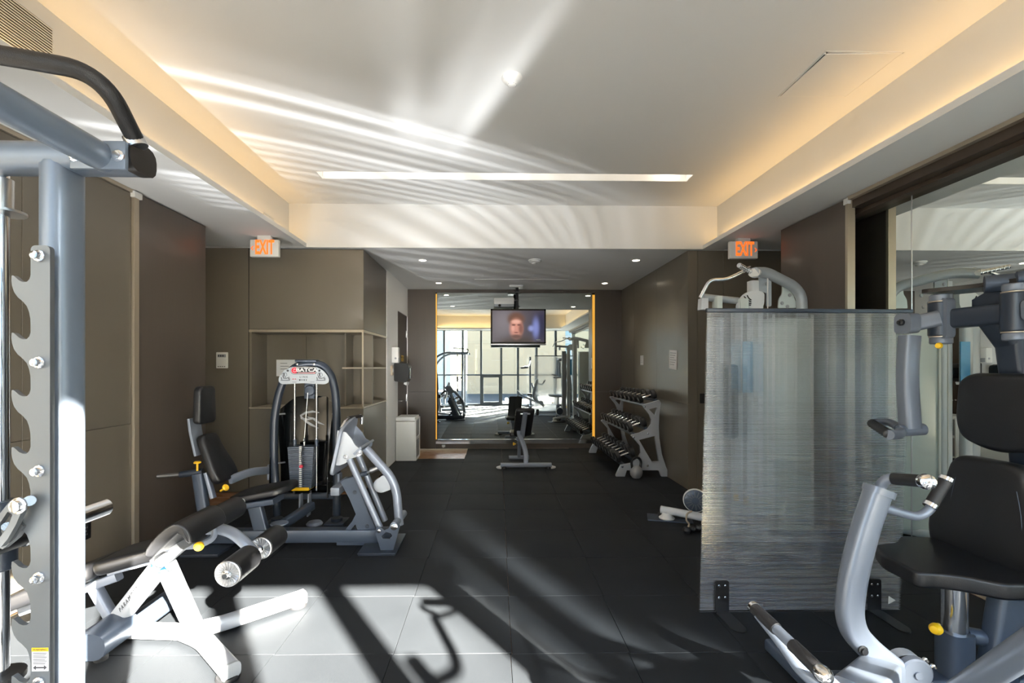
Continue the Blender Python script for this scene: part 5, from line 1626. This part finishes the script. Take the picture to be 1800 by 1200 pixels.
for px0, px1, tip in ((1258, 1282, 1306), (1527, 1550, 1598)):
    c_ = P((px0 + px1) / 2, 1048, SY - .02); hw = (P(px1, 1048, SY).x - P(px0, 1048, SY).x) / 2
    zt2 = P(1270, 1021, SY - .02).z
    mb = MB()
    oo = [(p.x, p.y) for p in fillet([V((-hw, .0, 0)), V((hw, .0, 0)), V((hw, zt2, 0)), V((-hw, zt2, 0))], [0, 0, .014, .014], 4, True)]
    mb.prism(oo, (c_.x, SY - .013, 0), X_, Z_, .007)
    tq = PZ(tip, 1112, .004)
    dx_ = tq.x - c_.x
    fo = fillet([V((c_.x - hw, SY - .010, 0)), V((c_.x + hw, SY - .010, 0)), V((c_.x + hw + dx_ * .9, tq.y + .03, 0)), V((c_.x + dx_, tq.y - .01, 0)), V((c_.x - hw + dx_ * .55, tq.y + .02, 0))], .03, 4, True)
    mb.prism([(p.x, p.y) for p in fo], (0, 0, .004), X_, Y_, .007)
    br_ = obj('bracket', mb, 'black_plastic', sc)
    mb = MB()
    for dx in (-.45, .45):
        for zz in (zt2 - .03, zt2 - .10): bolt(mb, (c_.x + dx * hw, SY - .0165, zz), (0, -1, 0), .005, .004)
    obj('rivets', mb, 'chrome', br_)
    obj('back_bracket', MB().box(c_.x - hw, c_.x + hw, SY + .010, SY + .017, 0, zt2, .002).box(c_.x - hw, c_.x + hw, SY + .012, SY + .2, 0, .007, .002), 'black_plastic', sc)
mb = MB().prism([(P(1558, 1060, SY).x, P(1558, 1060, SY).z), (P(1571, 1053, SY).x, P(1571, 1053, SY).z), (P(1559, 1045, SY).x, P(1559, 1045, SY).z)], (0, SY - .0125, 0), X_, Z_, .001)
obj('triangle_sticker', mb, 'white_plastic', sc, smooth=False)

mat('column_white', s(214, 218, 222), 0.36, metal=0.05)
# ================================================================== multi-station gym behind the screen
GY = 4.1
mg = thing('cable_gym', 'silver multi-station cable gym standing behind the clear screen', 'weight machine', (2.4, GY, 0))
mat('pale_shroud', s(205, 216, 214), .25, coat=.3)
# main weight tower with pale shrouds
tx0, tx1 = P(1345, 700, GY).x, P(1416, 700, GY).x
obj('weight_shroud', MB().box(tx0, tx1, GY - .10, GY + .14, .06, P(1380, 560, GY).z, .02), 'pale_shroud', mg, label='pale grey-green weight shroud')
for x in (tx0 + .012, tx1 - .012):
    obj('shroud_edge', MB().box(x - .01, x + .01, GY - .112, GY - .098, .06, P(1380, 555, GY).z, .003), 'white_plastic', mg)
cx_ = P(1344, 520, GY).x
obj('front_column', MB().bar([(P(1325, 700, GY).x, GY - .02, .03), (P(1325, 700, GY).x, GY - .02, P(1340, 495, GY).z)], .11, .09, .02, up=(0, 1, 0)), 'column_white', mg)
ea = P(1326, 479, GY - .22)
obj('top_arch', MB().bar(fillet([ea, P(1346, 478, GY - .12), P(1396, 503, GY + .02), P(1409, 520, GY + .03), P(1411, 575, GY + .03)], .18, 8), .085, .075, .028, up=(0, 1, 0)), 'gym_silver', mg)
obj('arch_end_cap', MB().bar([ea + V((-.004, -.004, 0)), ea + V((.05, .05, .0))], .092, .066, .028, up=(0, 0, 1)), 'white_plastic', mg)
pl = trace([(1255, 740), (1265, 640), (1310, 570), (1310, 450), (1380, 470), (1455, 540), (1470, 640), (1500, 700), (1500, 760), (1255, 760)], GY + .06, 1200, 440, 7.5)
obj('arch_gusset', MB().prism([(p.x, p.y) for p in fillet([V((x, z, 0)) for x, z in pl], .02, 3, True)], (0, GY + .06, 0), X_, Z_, .012), 'pale_shroud', mg)
pl = trace([(1000, 340), (1165, 360), (1165, 740), (1100, 740), (1100, 560), (1000, 540)], GY - .06, 1200, 440, 7.5)
obj('arch_gusset', MB().prism([(p.x, p.y) for p in fillet([V((x, z, 0)) for x, z in pl], .015, 3, True)], (0, GY - .06, 0), X_, Z_, .012), 'gym_silver', mg)
obj('cable', MB().cyl(P(1349.5, 487, GY - .12), P(1349.5, 1000, GY - .12), .005, 8), 'white_plastic', mg)
mb = MB()
for a, b in ((1105, 440), (1015, 690), (1310, 695), (1410, 590), (1380, 740)): bolt(mb, P(1200 + a / 7.5, 440 + b / 7.5, GY - .09), (0, -1, 0), .011, .006)
obj('gusset_bolts', mb, 'gray_plastic', mg)
# fan-slotted pulley cover
fo = trace([(705, 745), (735, 660), (800, 580), (860, 545), (950, 540), (1020, 550), (1048, 580), (1045, 700), (1030, 745), (1000, 800), (720, 820)], GY - .13, 1200, 440, 7.5)
fc = obj('pulley_cover', MB().prism([(p.x, p.y) for p in fillet([V((x, z, 0)) for x, z in fo], .02, 3, True)], (0, GY - .14, 0), X_, Z_, .05), 'column_white', mg)
mb = MB()
for arcp in ([(850, 590), (870, 630), (905, 655)], [(808, 605), (850, 650), (905, 680)], [(765, 675), (840, 690), (905, 702)], [(770, 710), (840, 712), (900, 722)]):
    mb.sweep(fillet([P(1200 + a / 7.5, 440 + b / 7.5, GY - .167) for a, b in arcp], .03, 3), rrect(.009, .003, .001), up=(0, 1, 0))
obj('cover_slots', mb, 'gap_black', fc, smooth=False)
# low arm with left pulley bracket, and second column
obj('cross_arm', MB().cyl(P(1236, 522, GY - .15), P(1300, 529, GY - .1), .030, 16), 'gym_silver', mg)
obj('arm_bracket', MB().prism(trace([(215, 640), (300, 640), (300, 790), (205, 790)], GY - .14, 1200, 440, 7.5), (0, GY - .16, 0), X_, Z_, .07), 'column_white', mg)
obj('arm_block', MB().box(P(1240, 520, GY).x, P(1249, 520, GY).x, GY - .22, GY - .12, P(1240, 550, GY).z, P(1240, 526, GY).z, .006).box(P(1283, 520, GY).x, P(1297, 520, GY).x, GY - .18, GY - .1, P(1290, 552, GY).z, P(1290, 529, GY).z, .006), 'pale_shroud', mg)
obj('side_column', MB().bar([(P(1262, 700, GY).x, GY + .05, .03), (P(1262, 700, GY).x, GY + .05, 1.92)], .12, .09, .02, up=(0, 1, 0)), 'gym_silver', mg)
obj('side_column', MB().bar([(P(1290, 700, GY).x, GY - .05, .03), (P(1290, 700, GY).x, GY - .05, 1.95)], .09, .06, .02, up=(0, 1, 0)), 'column_white', mg)
# lat bar resting over the top
lat = [P(1231, 523, GY - .25), P(1247, 492, GY - .27), P(1277, 491, GY - .26), P(1309, 476, GY - .22), P(1318, 470, GY - .16)]
obj('lat_bar', MB().tube(fillet(lat, .05, 5), .014, 12), 'chrome', mg)
mb = MB().cyl(P(1299, 466, GY - .3), P(1327, 482, GY - .16), .019, 14)
for i in range(10):
    u = (i + .5) / 10
    mb.lathe(P(1299, 466, GY - .3).lerp(P(1327, 482, GY - .16), u), P(1327, 482, GY - .16) - P(1299, 466, GY - .3), [(.0195, -.004), (.0215, 0), (.0195, .004)], 12)
obj('bar_sleeve', mb, 'chrome', mg)
# low row: foot, beam, pulley wheel, strap and ball
f0 = PZ(1165, 909, .01)
obj('foot_plate', MB().obox((f0.x + .06, f0.y - .02, .006), V((.20, -.05, 0)), V((.03, .10, 0)), (0, 0, .006), .002), 'slate_paint', mg)
obj('plate_mat', MB().obox((f0.x + .11, f0.y + .02, .02), V((.14, -.03, 0)), V((.02, .06, 0)), (0, 0, .008), .004), 'black_rubber', mg)
obj('low_beam', MB().tube([P(1163, 895, 4.55), P(1200, 902, 4.4), P(1280, 918, 4.1)], .036, 16, .05), 'column_white', mg)
obj('beam_cap', MB().lathe(P(1163, 895, 4.55), (-1, .3, .1), [(.036, -.01), (.036, .006), (.03, .012), (0, .013)], 18), 'white_plastic', mg)
obj('beam_foot', MB().lathe((P(1172, 900, 4.5).x, 4.5, .02), Z_, [(.07, 0), (.075, .01), (.05, .03), (.04, .06)], 18), 'white_plastic', mg)
wc = P(1222, 879, 4.25)
wh_ = obj('pulley_wheel', MB().lathe(wc, (-.35, -1, 0), [(.08, -.03), (.098, -.02), (.098, .02), (.09, .026), (.04, .03), (0, .03)], 26), 'slate_paint', mg)
mb = MB()
wax = V((-.35, -1, 0)).normalized(); wa = wax.orthogonal().normalized(); wb = wax.cross(wa)
for i in range(14):
    a = 2 * PI * i / 14
    d_ = wa * math.cos(a) + wb * math.sin(a)
    mb.obox(wc + wax * .029 + d_ * .058, d_ * .026, d_.cross(wax) * .004, wax * .003)
obj('wheel_vanes', mb, 'plate_zinc', wh_, smooth=False)
obj('wheel_rim', MB().lathe(wc, (-.35, -1, 0), [(.099, -.015), (.106, -.01), (.106, .01), (.099, .015)], 26), 'white_plastic', wh_)
hp_ = P(1208, 905, 4.2)
obj('strap', MB().tube([P(1216, 898, 4.22), P(1207, 903, 4.2), P(1206, 915, 4.18), P(1212, 920, 4.18), P(1208, 930, 4.15)], .008, 8, .02), 'tan_pad', mg)
mb = MB()
for a, b, yy, r_ in ((1207, 937, 4.13, .035), (1217, 931, 4.18, .03), (1228, 935, 4.2, .03)):
    q = P(a, b, yy); q.z = max(q.z, r_)
    mb.lathe(q - V((0, 0, r_)), Z_, [(0, 0), (r_ * .7, r_ * .3), (r_, r_), (r_ * .7, r_ * 1.7), (0, r_ * 2)], 16)
obj('cable_stop', mb, 'black_rubber', mg)
obj('base_frame', MB().bar([(P(1270, 900, GY).x, GY + .02, .035), (tx1, GY + .02, .035)], .08, .06, .014).bar([(P(1330, 900, GY).x, GY - .6, .035), (P(1330, 900, GY).x, GY + .35, .035)], .08, .06, .014), 'gym_silver', mg)
# low bench and press arm seen blurred through the screen
obj('press_arm', MB().bar([P(1300, 985, 3.55), P(1350, 960, 3.8), P(1400, 930, GY)], .07, .07, .02, .1, 5), 'column_white', mg)
obj('press_pad', MB().box(P(1285, 720, 3.9).x - .05, P(1285, 720, 3.9).x + .05, 3.85, 3.95, P(1285, 770, 3.9).z, P(1285, 640, 3.9).z, .03), 'black_vinyl', mg)
obj('warning_tag', MB().box(P(1290, 700, 3.98).x, P(1298, 700, 3.98).x, 3.975, 3.985, P(1290, 880, 3.98).z, P(1290, 868, 3.98).z), 'yellow', mg, smooth=False)
obj('poster_panel', MB().box(P(1305, 600, 4.0).x - .0, P(1318, 600, 4.0).x + .02, 3.99, 4.0, P(1310, 690, 4.0).z, P(1310, 600, 4.0).z), 'blue', mg, smooth=False)

# ================================================================== pec fly / chest press, right foreground
PX, PYc = 2.33, 2.13
pf = thing('chest_press', 'slate and silver chest press machine with black padded seat', 'weight machine', (2.2, 2.1, 0))
# seat
st = .60
so = [PZ(1550, 974, st), PZ(1574, 985, st), PZ(1613, 1006, st), PZ(1650, 1007, st), PZ(1700, 1013, st), PZ(1766, 1027, st), V((2.42, 1.86, st)), V((2.42, 2.36, st)), V((2.14, 2.42, st)), V((2.04, 2.33, st)), V((1.90, 2.30, st))]
pts = [(p.x, p.y) for p in fillet([V((p.x, p.y, 0)) for p in so], .035, 4, True)]
obj('seat_pad', MB().pad(pts, (0, 0, st - .07), X_, Y_, .07, .014), 'black_vinyl', pf)
obj('seat_pan', MB().box(1.98, 2.36, 2.0, 2.27, st - .085, st - .07, .004), 'navy_paint', pf)
spx = P(1678, 1080, 2.1).x
obj('seat_tube', MB().cyl((spx, 2.1, .24), (spx, 2.1, st - .075), .047, 28), 'chrome', pf)
obj('seat_sleeve', MB().bar([(spx, 2.1, .04), (spx, 2.1, P(1680, 1108, 2.1).z)], .115, .115, .03, up=(0, 1, 0)), 'slate_paint', pf)
kq_ = P(1645, 1105, 2.02)
mb = MB().lathe(kq_, (-.9, -.5, .05), [(0, -.026), (.014, -.022), (.024, -.008), (.024, .006), (.016, .02), (0, .024)], 20).cyl(kq_, kq_ + V((.05, .04, -.005)), .009, 10)
obj('seat_knob', mb, 'yellow', pf, label='yellow seat adjustment knob')
# frame
obj('base_beam', MB().bar([(1.42, 2.1, .045), (2.75, 2.1, .045)], .10, .07, .015), 'slate_paint', pf)
obj('base_foot', MB().bar([(2.72, 1.72, .035), (2.72, 2.5, .035)], .08, .06, .014), 'slate_paint', pf)
obj('base_foot', MB().bar([(1.46, 1.82, .035), (1.46, 2.42, .035)], .08, .06, .014), 'slate_paint', pf)
obj('back_post', MB().bar([P(1748, 1215, 2.06), P(1782, 1000, 2.06), P(1796, 860, 2.12)], .14, .085, .02, up=(0, 1, 0)), 'slate_paint', pf)
obj('brace', MB().cyl((spx + .05, 2.1, .26), (P(1750, 1140, 2.06).x, 2.08, .25), .035, 16), 'slate_paint', pf)
obj('main_column', MB().bar([(2.52, PYc, .05), (2.50, PYc, 1.0), (2.41, PYc, 1.66)], .09, .11, .02, .2, 6, up=(0, 1, 0)), 'navy_paint', pf)
# back pads
bx_ = 2.28
def back_pad(name, pts_yz, x0, lean, th_):
    o2 = [(p.x, p.y) for p in fillet([V((y, z, 0)) for y, z in pts_yz], .09, 6, True)]
    W_ = V((lean, 0, 1)).normalized()
    # normal must face -X : U x W with U = -Y
    z0 = pts_yz[0][1]
    return obj(name, MB().pad([(-(y), (z - z0)) for y, z in o2], (x0, 0, z0), -Y_, W_, th_, .03, crown=.012), 'black_vinyl', pf)
zz0, zz1 = P(1700, 1012, 2.2).z, P(1690, 800, 2.3).z
bpad = back_pad('back_pad', [(1.87, zz0 + .03), (2.13, zz0 - .02), (2.40, zz0 + .06), (2.43, zz0 + .20), (2.34, zz0 + .42), (2.30, zz1 + .01), (1.98, zz1 + .01), (1.94, zz0 + .42), (1.84, zz0 + .20)], 2.36, .03, .09)
mb = MB()
for yy in (2.0, 2.26):
    mb.sweep([V((2.2655, yy + .03 * math.sin(i / 8 * 3.0) * (1 if yy > 2.13 else -1), zz0 + .06 + i * (zz1 - zz0 - .16) / 8)) + V((.03 * (zz0 + .06 + i * (zz1 - zz0 - .16) / 8 - zz0), 0, 0)) for i in range(9)], circ(.0016, 6))
obj('stitching', mb, 'slate_paint', bpad)
z20, z21 = P(1730, 785, 2.2).z, P(1730, 656, 2.2).z
back_pad('head_pad', [(1.93, z20 + .02), (2.13, z20 - .02), (2.28, z20 + .03), (2.31, z20 + .12), (2.30, z21 - .04), (2.24, z21), (2.0, z21), (1.95, z21 - .04), (1.93, z20 + .12)], 2.39, .03, .085)
# overhead beam and arm pivots
pa, pbv = V((2.30, 2.33, 0)), V((2.335, 2.02, 0))
zb = (P(1700, 543, 2.3).z + P(1700, 577, 2.3).z) / 2
obj('overhead_beam', MB().bar([(pa.x, pa.y, zb), (pbv.x, pbv.y, zb)], .10, .094, .02), 'navy_paint', pf)
obj('beam_stem', MB().bar([(2.41, PYc, 1.60), (2.34, PYc + .02, zb)], .10, .10, .02, up=(0, 1, 0)), 'navy_paint', pf)
for q, nm in ((pa, 'pivot_hub'), (pbv, 'pivot_hub')):
    hb = obj(nm, MB().cyl((q.x - .03, q.y, zb - .085), (q.x - .03, q.y, zb + .085), .052, 24, .004), 'navy_paint', pf)
    mb = MB()
    for sg_ in (-1, 1):
        mb.lathe((q.x - .03, q.y, zb + sg_ * .085), (0, 0, sg_), [(.046, 0), (.042, .006), (.046, .012), (.046, .035), (.042, .040), (0, .042)], 24)
    obj('hub_caps', mb, 'press_silver', hb)
    mb = MB()
    for sg_ in (-1, 1): mb.lathe((q.x - .03, q.y, zb + sg_ * .086), (0, 0, sg_), [(.049, 0), (.049, .005), (.044, .005)], 24)
    obj('hub_seals', mb, 'champagne', hb)
tp = [(p.x, p.y) for p in fillet([V((2.18, 2.37, 0)), V((2.40, 2.40, 0)), V((2.50, 2.25, 0)), V((2.50, 2.0, 0)), V((2.36, 1.96, 0)), V((2.30, 2.2, 0))], .05, 4, True)]
obj('top_plate', MB().prism(tp, (0, 0, zb + .145), X_, Y_, .02), 'black_plastic', pf)
mb = MB().prism([(2.02, zb + .03), (2.24, zb + .035), (2.24, zb + .085), (2.16, zb + .12), (2.12, zb + .12), (2.10, zb + .07)], (2.36, 0, 0), Y_, Z_, .05)
obj('cam_plate', mb, 'navy_paint', pf)
mb = MB().cyl((2.30, 2.15, zb + .145), (2.42, 2.05, zb + .145), .04, 18).cyl((2.34, 2.05, zb + .15), (2.44, 1.97, zb + .15), .035, 18)
obj('cam_rollers', mb, 'slate_paint', pf)
mb = MB().lathe((pa.x - .03 - .03, pa.y - .03, zb - .135), (-.8, -.4, 0), [(.006, 0), (.006, .02), (.016, .022), (.012, .034), (0, .036)], 12)
obj('pivot_knob', mb, 'yellow', pf, label='small yellow pin knob')
# hanging fly arm (far side)
az = zb + .002
A0 = V((pa.x - .06, pa.y - .01, az)); A1 = P(1590, 570, 2.36)
obj('fly_arm_top', MB().bar([A0, V((A1.x + .035, A1.y, A1.z + .002))], .075, .080, .02), 'press_silver', pf)
obj('arm_sleeve', MB().bar([V((A0.x - .0, A0.y, az)), V((A0.x + .045, A0.y, az))], .10, .20, .02), 'press_silver', pf)
obj('arm_elbow', MB().bar([V((A1.x + .04, A1.y, A1.z + .004)), V((A1.x - .012, A1.y, A1.z + .004))], .10, .10, .024), 'press_silver', pf)
mb = MB().lathe((A1.x - .012, A1.y, A1.z + .01), (-1, 0, 0), [(.016, 0), (.016, .012), (.010, .016), (.010, .022), (0, .024)], 14)
obj('elbow_bolt', mb, 'black_plastic', pf)
D = [P(1599, 590, 2.36), P(1594, 660, 2.36), P(1600, 752, 2.36)]
obj('fly_arm', MB().bar(fillet(D, .35, 8), .080, .074, .02, up=(0, 1, 0)), 'press_silver', pf)
obj('arm_foot', MB().cyl(P(1580, 757, 2.36), P(1624, 754, 2.36), .030, 18, .004), 'press_silver', pf)
ha, hb2 = P(1563, 763, 2.28), P(1533, 744, 2.62)
obj('grip_yoke', MB().tube(fillet([P(1584, 757, 2.36), P(1580, 764, 2.30), P(1563, 764, 2.27)], .03, 4) , .024, 14).tube(fillet([P(1580, 752, 2.4), P(1566, 742, 2.5), P(1545, 741, 2.6), P(1534, 744, 2.62)], .05, 4), .02, 14), 'press_silver', pf)
obj('fly_grip', MB().cyl(ha, hb2, .024, 18, .004), 'grip', pf)
obj('grip_cap', MB().lathe(ha, ha - hb2, [(.025, -.004), (.025, .004), (.02, .008), (.008, .009), (.008, .006), (0, .006)], 16), 'black_plastic', pf)
# near fly arm folded back towards the windows
NA = V((pbv.x - .03, pbv.y - .06, az))
NB = V((2.22, 1.42, az + .02)); NC = V((2.20, 1.36, 1.18))
obj('fly_arm_top', MB().bar([NA, NB], .085, .088, .02), 'press_silver', pf)
obj('fly_arm', MB().bar([NB + V((0, 0, .03)), NC], .098, .088, .022, up=(0, 1, 0)), 'press_silver', pf)
obj('fly_grip', MB().cyl(NC + V((-.04, 0, .02)), NC + V((-.20, .1, .05)), .024, 18, .004), 'grip', pf)
# curved press arm with two grips
y1 = 1.76
ca2 = [P(1544, 862, y1), P(1522, 925, y1), P(1506, 985, y1), P(1497, 1030, y1), P(1492, 1078, y1), P(1500, 1110, y1), P(1530, 1143, y1), P(1585, 1185, y1), P(1650, 1232, y1)]
pa_ = obj('press_arm', MB().bar(fillet(ca2, .12, 5), .088, .068, .022, up=(0, 1, 0)), 'press_silver', pf)
obj('arm_collar', MB().bar([P(1547, 857, y1), P(1543, 868, y1)], .10, .08, .026, up=(0, 1, 0)), 'press_silver', pf)
gt = [P(1545, 868, y1), P(1549, 850, y1), P(1562, 840, y1 - .02), P(1580, 842, y1 - .05)]
obj('grip_tube', MB().tube(fillet(gt, .04, 5), .019, 14), 'press_silver', pf)
obj('press_grip', MB().cyl(P(1571, 841, y1 - .03), P(1630, 846, y1 - .22), .0215, 18, .002), 'grip', pf)
obj('grip_end', MB().lathe(P(1626, 846, y1 - .21), P(1630, 846, y1 - .22) - P(1571, 841, y1 - .03), [(.025, -.006), (.027, .006), (.024, .02), (.012, .028), (0, .029)], 18), 'chrome', pf)
hz = [P(1540, 889, y1), P(1570, 897, y1), P(1612, 909, y1), P(1633, 898, y1), P(1645, 876, y1)]
obj('grip_tube', MB().tube(fillet(hz, .05, 5), .0165, 14), 'press_silver', pf)
obj('press_grip', MB().cyl(P(1636, 888, y1), P(1664, 842, y1), .0215, 18, .002), 'grip', pf)
mb = MB()
for a_, b_ in (((1633, 891), (1638, 884)), ((1661, 845), (1665, 838))): mb.cyl(P(*a_, y1), P(*b_, y1), .0235, 18, .002)
obj('grip_rings', mb, 'chrome', pf)
mb = MB()
for a, b in ((1517, 1143), (1570, 1185)): mb.lathe(P(a, b, y1 - .036), (0, -1, 0), [(.018, -.002), (.018, .003), (.012, .005), (.012, .012), (0, .013)], 16)
obj('arm_bolts', mb, 'black_plastic', pa_)
# pivot pulley and the linked foot lever
pq = P(1614, 1186, 1.72)
pw = obj('pivot_pulley', MB().lathe(pq, (-.15, -1, 0), [(.05, -.035), (.056, -.03), (.056, -.006), (.05, 0), (.014, .002), (.014, .008), (0, .008)], 28), 'press_silver', pf)
obj('pulley_belt', MB().lathe(P(1596, 1177, 1.78), (-.15, -1, 0), [(.058, -.02), (.058, .02), (.05, .024), (0, .024)], 28), 'black_rubber', pf)
obj('pulley_guard', MB().lathe(P(1594, 1175, 1.79), (-.15, -1, 0), [(.064, -.03), (.064, .012), (.060, .012), (.060, -.03)], 28), 'white_steel', pf)
mb = MB()
for a, b in ((1622, 1160), (1636, 1172)): mb.tube([P(a, b, 1.75), P(a + 4, b - 4, 1.75), P(a + 8, b + 2, 1.75)], .006, 8, .008)
obj('belt_clips', mb, 'chrome', pf)
obj('lever_beam', MB().bar([P(1548, 1176, 1.72), P(1505, 1222, 1.40)], .12, .07, .014), 'press_silver', pf)
l0, l1 = V((.842, 1.50, .715)), V((.842, 1.205, .70))
l0 = P(1324, 1066, 1.50); l1 = P(1449, 1187, 1.21)
obj('foot_bar', MB().cyl(l0, l1, .0155, 18), 'press_silver', pf)
for u0, u1 in ((.02, .38), (.60, .98)):
    obj('foot_bar_grip', MB().cyl(l0.lerp(l1, u0), l0.lerp(l1, u1), .0185, 18, .002), 'grip', pf)
dl = (l1 - l0).normalized()
obj('bar_end', MB().lathe(l1, dl, [(.019, -.02), (.022, -.01), (.022, .004), (.016, .014), (.006, .016), (.006, .013), (0, .013)], 18).lathe(l0, -dl, [(.019, -.01), (.019, .002), (.012, .008), (0, .009)], 16), 'chrome', pf)
sp_pts = [l0 + V((.0, -.03, -.005)), P(1375, 1130, 1.42), P(1410, 1182, 1.38), P(1450, 1212, 1.36), P(1505, 1222, 1.40)]
obj('lever_tube', MB().tube(fillet(sp_pts, .08, 6), .018, 14), 'press_silver', pf)
obj('lever_link', MB().cyl(l1 + V((.0, .06, -.0)), P(1480, 1215, 1.37), .015, 12), 'press_silver', pf)
# near press arm rising out of the frame
obj('press_arm', MB().tube([P(1640, 1250, 1.60), P(1700, 1208, 1.44), P(1800, 1143, 1.22), P(1905, 1075, 1.05)], .036, 18, .1), 'press_silver', pf)

# ================================================================== slim machine by the windows, seen in the mirror
wm = thing('pulldown_machine', 'slim silver machine by the windows, seen only in the alcove mirror', 'weight machine', (1.42, -.35, 0))
obj('post', MB().bar([(1.42, -.35, .03), (1.42, -.35, 1.86)], .07, .07, .018, up=(0, 1, 0)), 'press_silver', wm)
obj('base_beam', MB().bar([(1.42, -.62, .035), (1.42, .10, .035)], .08, .06, .014), 'press_silver', wm)
obj('base_foot', MB().bar([(1.12, -.62, .035), (1.72, -.62, .035)], .08, .06, .014), 'press_silver', wm)
obj('seat_post', MB().bar([(1.42, .02, .05), (1.42, .02, .46)], .06, .06, .014, up=(0, 1, 0)), 'press_silver', wm)
obj('seat_pad', MB().pad([(p.x, p.y) for p in fillet([V((-.17, -.14, 0)), V((.17, -.14, 0)), V((.15, .14, 0)), V((-.15, .14, 0))], .05, 5, True)], (1.42, .02, .46), X_, Y_, .06, .018), 'black_vinyl', wm)
obj('seat_knob', MB().lathe((1.42, .06, .36), (0, 1, 0), [(.01, 0), (.01, .02), (.024, .025), (.022, .045), (0, .05)], 14), 'amber_knob', wm, label='yellow pull knob')
obj('swing_arm', MB().tube(fillet([(1.42, -.33, 1.72), (1.36, -.02, 1.56), (1.30, .16, 1.50), (1.14, .56, 1.50)], .12, 6), .026, 14), 'press_silver', wm)
obj('handle_frame', MB().tube(fillet([(1.14, .56, 1.50), (1.12, .64, 1.49), (1.02, .72, 1.46), (.99, .79, 1.45)], .03, 5), .016, 12).tube(fillet([(1.14, .56, 1.50), (1.22, .66, 1.48), (1.22, .78, 1.47)], .03, 5), .016, 12), 'press_silver', wm)
obj('handle_grip', MB().cyl((1.0, .83, 1.45), (1.25, .785, 1.47), .030, 16, .004), 'grip', wm)

# ================================================================== pins, bolts, feet and caps: every one a part of its own
SPLIT = {'plate_bolts': 'plate_bolt', 'spacers': 'spacer', 'bar_sleeve': 'bar_sleeve', 'latch_pins': 'latch_pin', 'rear_pads': 'rear_pad', 'shroud_clips': 'shroud_clip', 'frame_bolts': 'frame_bolt',
         'arch_bolts': 'arch_bolt', 'pivot_bolts': 'pivot_bolt', 'axle_bolts': 'axle_bolt', 'post_bolts': 'post_bolt', 'stack_feet': 'stack_foot', 'rivets': 'rivet', 'gusset_bolts': 'gusset_bolt',
         'arm_bolts': 'arm_bolt', 'hub_caps': 'hub_cap', 'hub_seals': 'hub_seal', 'cable_stop': 'cable_stop', 'grip_rings': 'grip_ring', 'belt_clips': 'belt_clip', 'bar_end': 'bar_end', 'sign_dots': 'sign_dot',
         'stitching': 'stitch_line', 'cover_slots': 'cover_slot', 'wall': 'wall', 'arm_block': 'arm_block', 'side_frame': 'frame_rail', 'cam_rollers': 'cam_roller', 'link_bracket': 'link_bracket', 'sash': 'sash_rail',
         'socket': 'socket', 'bezel': 'bezel_rail', 'grille_frame': 'frame_rail', 'hatch_frame': 'frame_rail', 'recess': 'recess_board', 'base_frame': 'base_rail', 'tower_bracket': 'tower_bracket', 'damper_end': 'damper_end',
         'back_bracket': 'back_bracket', 'number_tags': 'number_tag', 'pin_holes': 'pin_hole'}


def islands(me):
    par = list(range(len(me.vertices)))
    def find(a):
        while par[a] != a:
            par[a] = par[par[a]]; a = par[a]
        return a
    for e in me.edges:
        a, b = find(e.vertices[0]), find(e.vertices[1])
        if a != b: par[a] = b
    g = {}
    for p in me.polygons: g.setdefault(find(p.vertices[0]), []).append(p.index)
    return list(g.values())


for o in list(bpy.data.objects):
    base_ = o.name.split('.')[0]
    if o.type != 'MESH' or base_ not in SPLIT or o.parent is None: continue
    me = o.data
    isl = islands(me)
    nm = SPLIT[base_]
    if 'kind' in o and o['kind'] == 'stuff': del o['kind']
    if len(isl) < 2:
        o.name = nm
        continue
    par_, loc_, lab_ = o.parent, o.location.copy(), o.get('label')
    for faces in isl:
        vi = sorted({v for f in faces for v in me.polygons[f].vertices})
        mp = {v: i for i, v in enumerate(vi)}
        m2_ = bpy.data.meshes.new(nm)
        m2_.from_pydata([me.vertices[v].co for v in vi], [], [[mp[v] for v in me.polygons[f].vertices] for f in faces])
        m2_.materials.append(me.materials[0])
        if me.polygons[faces[0]].use_smooth:
            m2_.shade_smooth(); m2_.set_sharp_from_angle(angle=math.radians(35))
        n_ = bpy.data.objects.new(nm, m2_)
        COL.objects.link(n_)
        n_.parent = par_; n_.location = loc_
        if lab_: n_['label'] = lab_
    bpy.data.objects.remove(o)
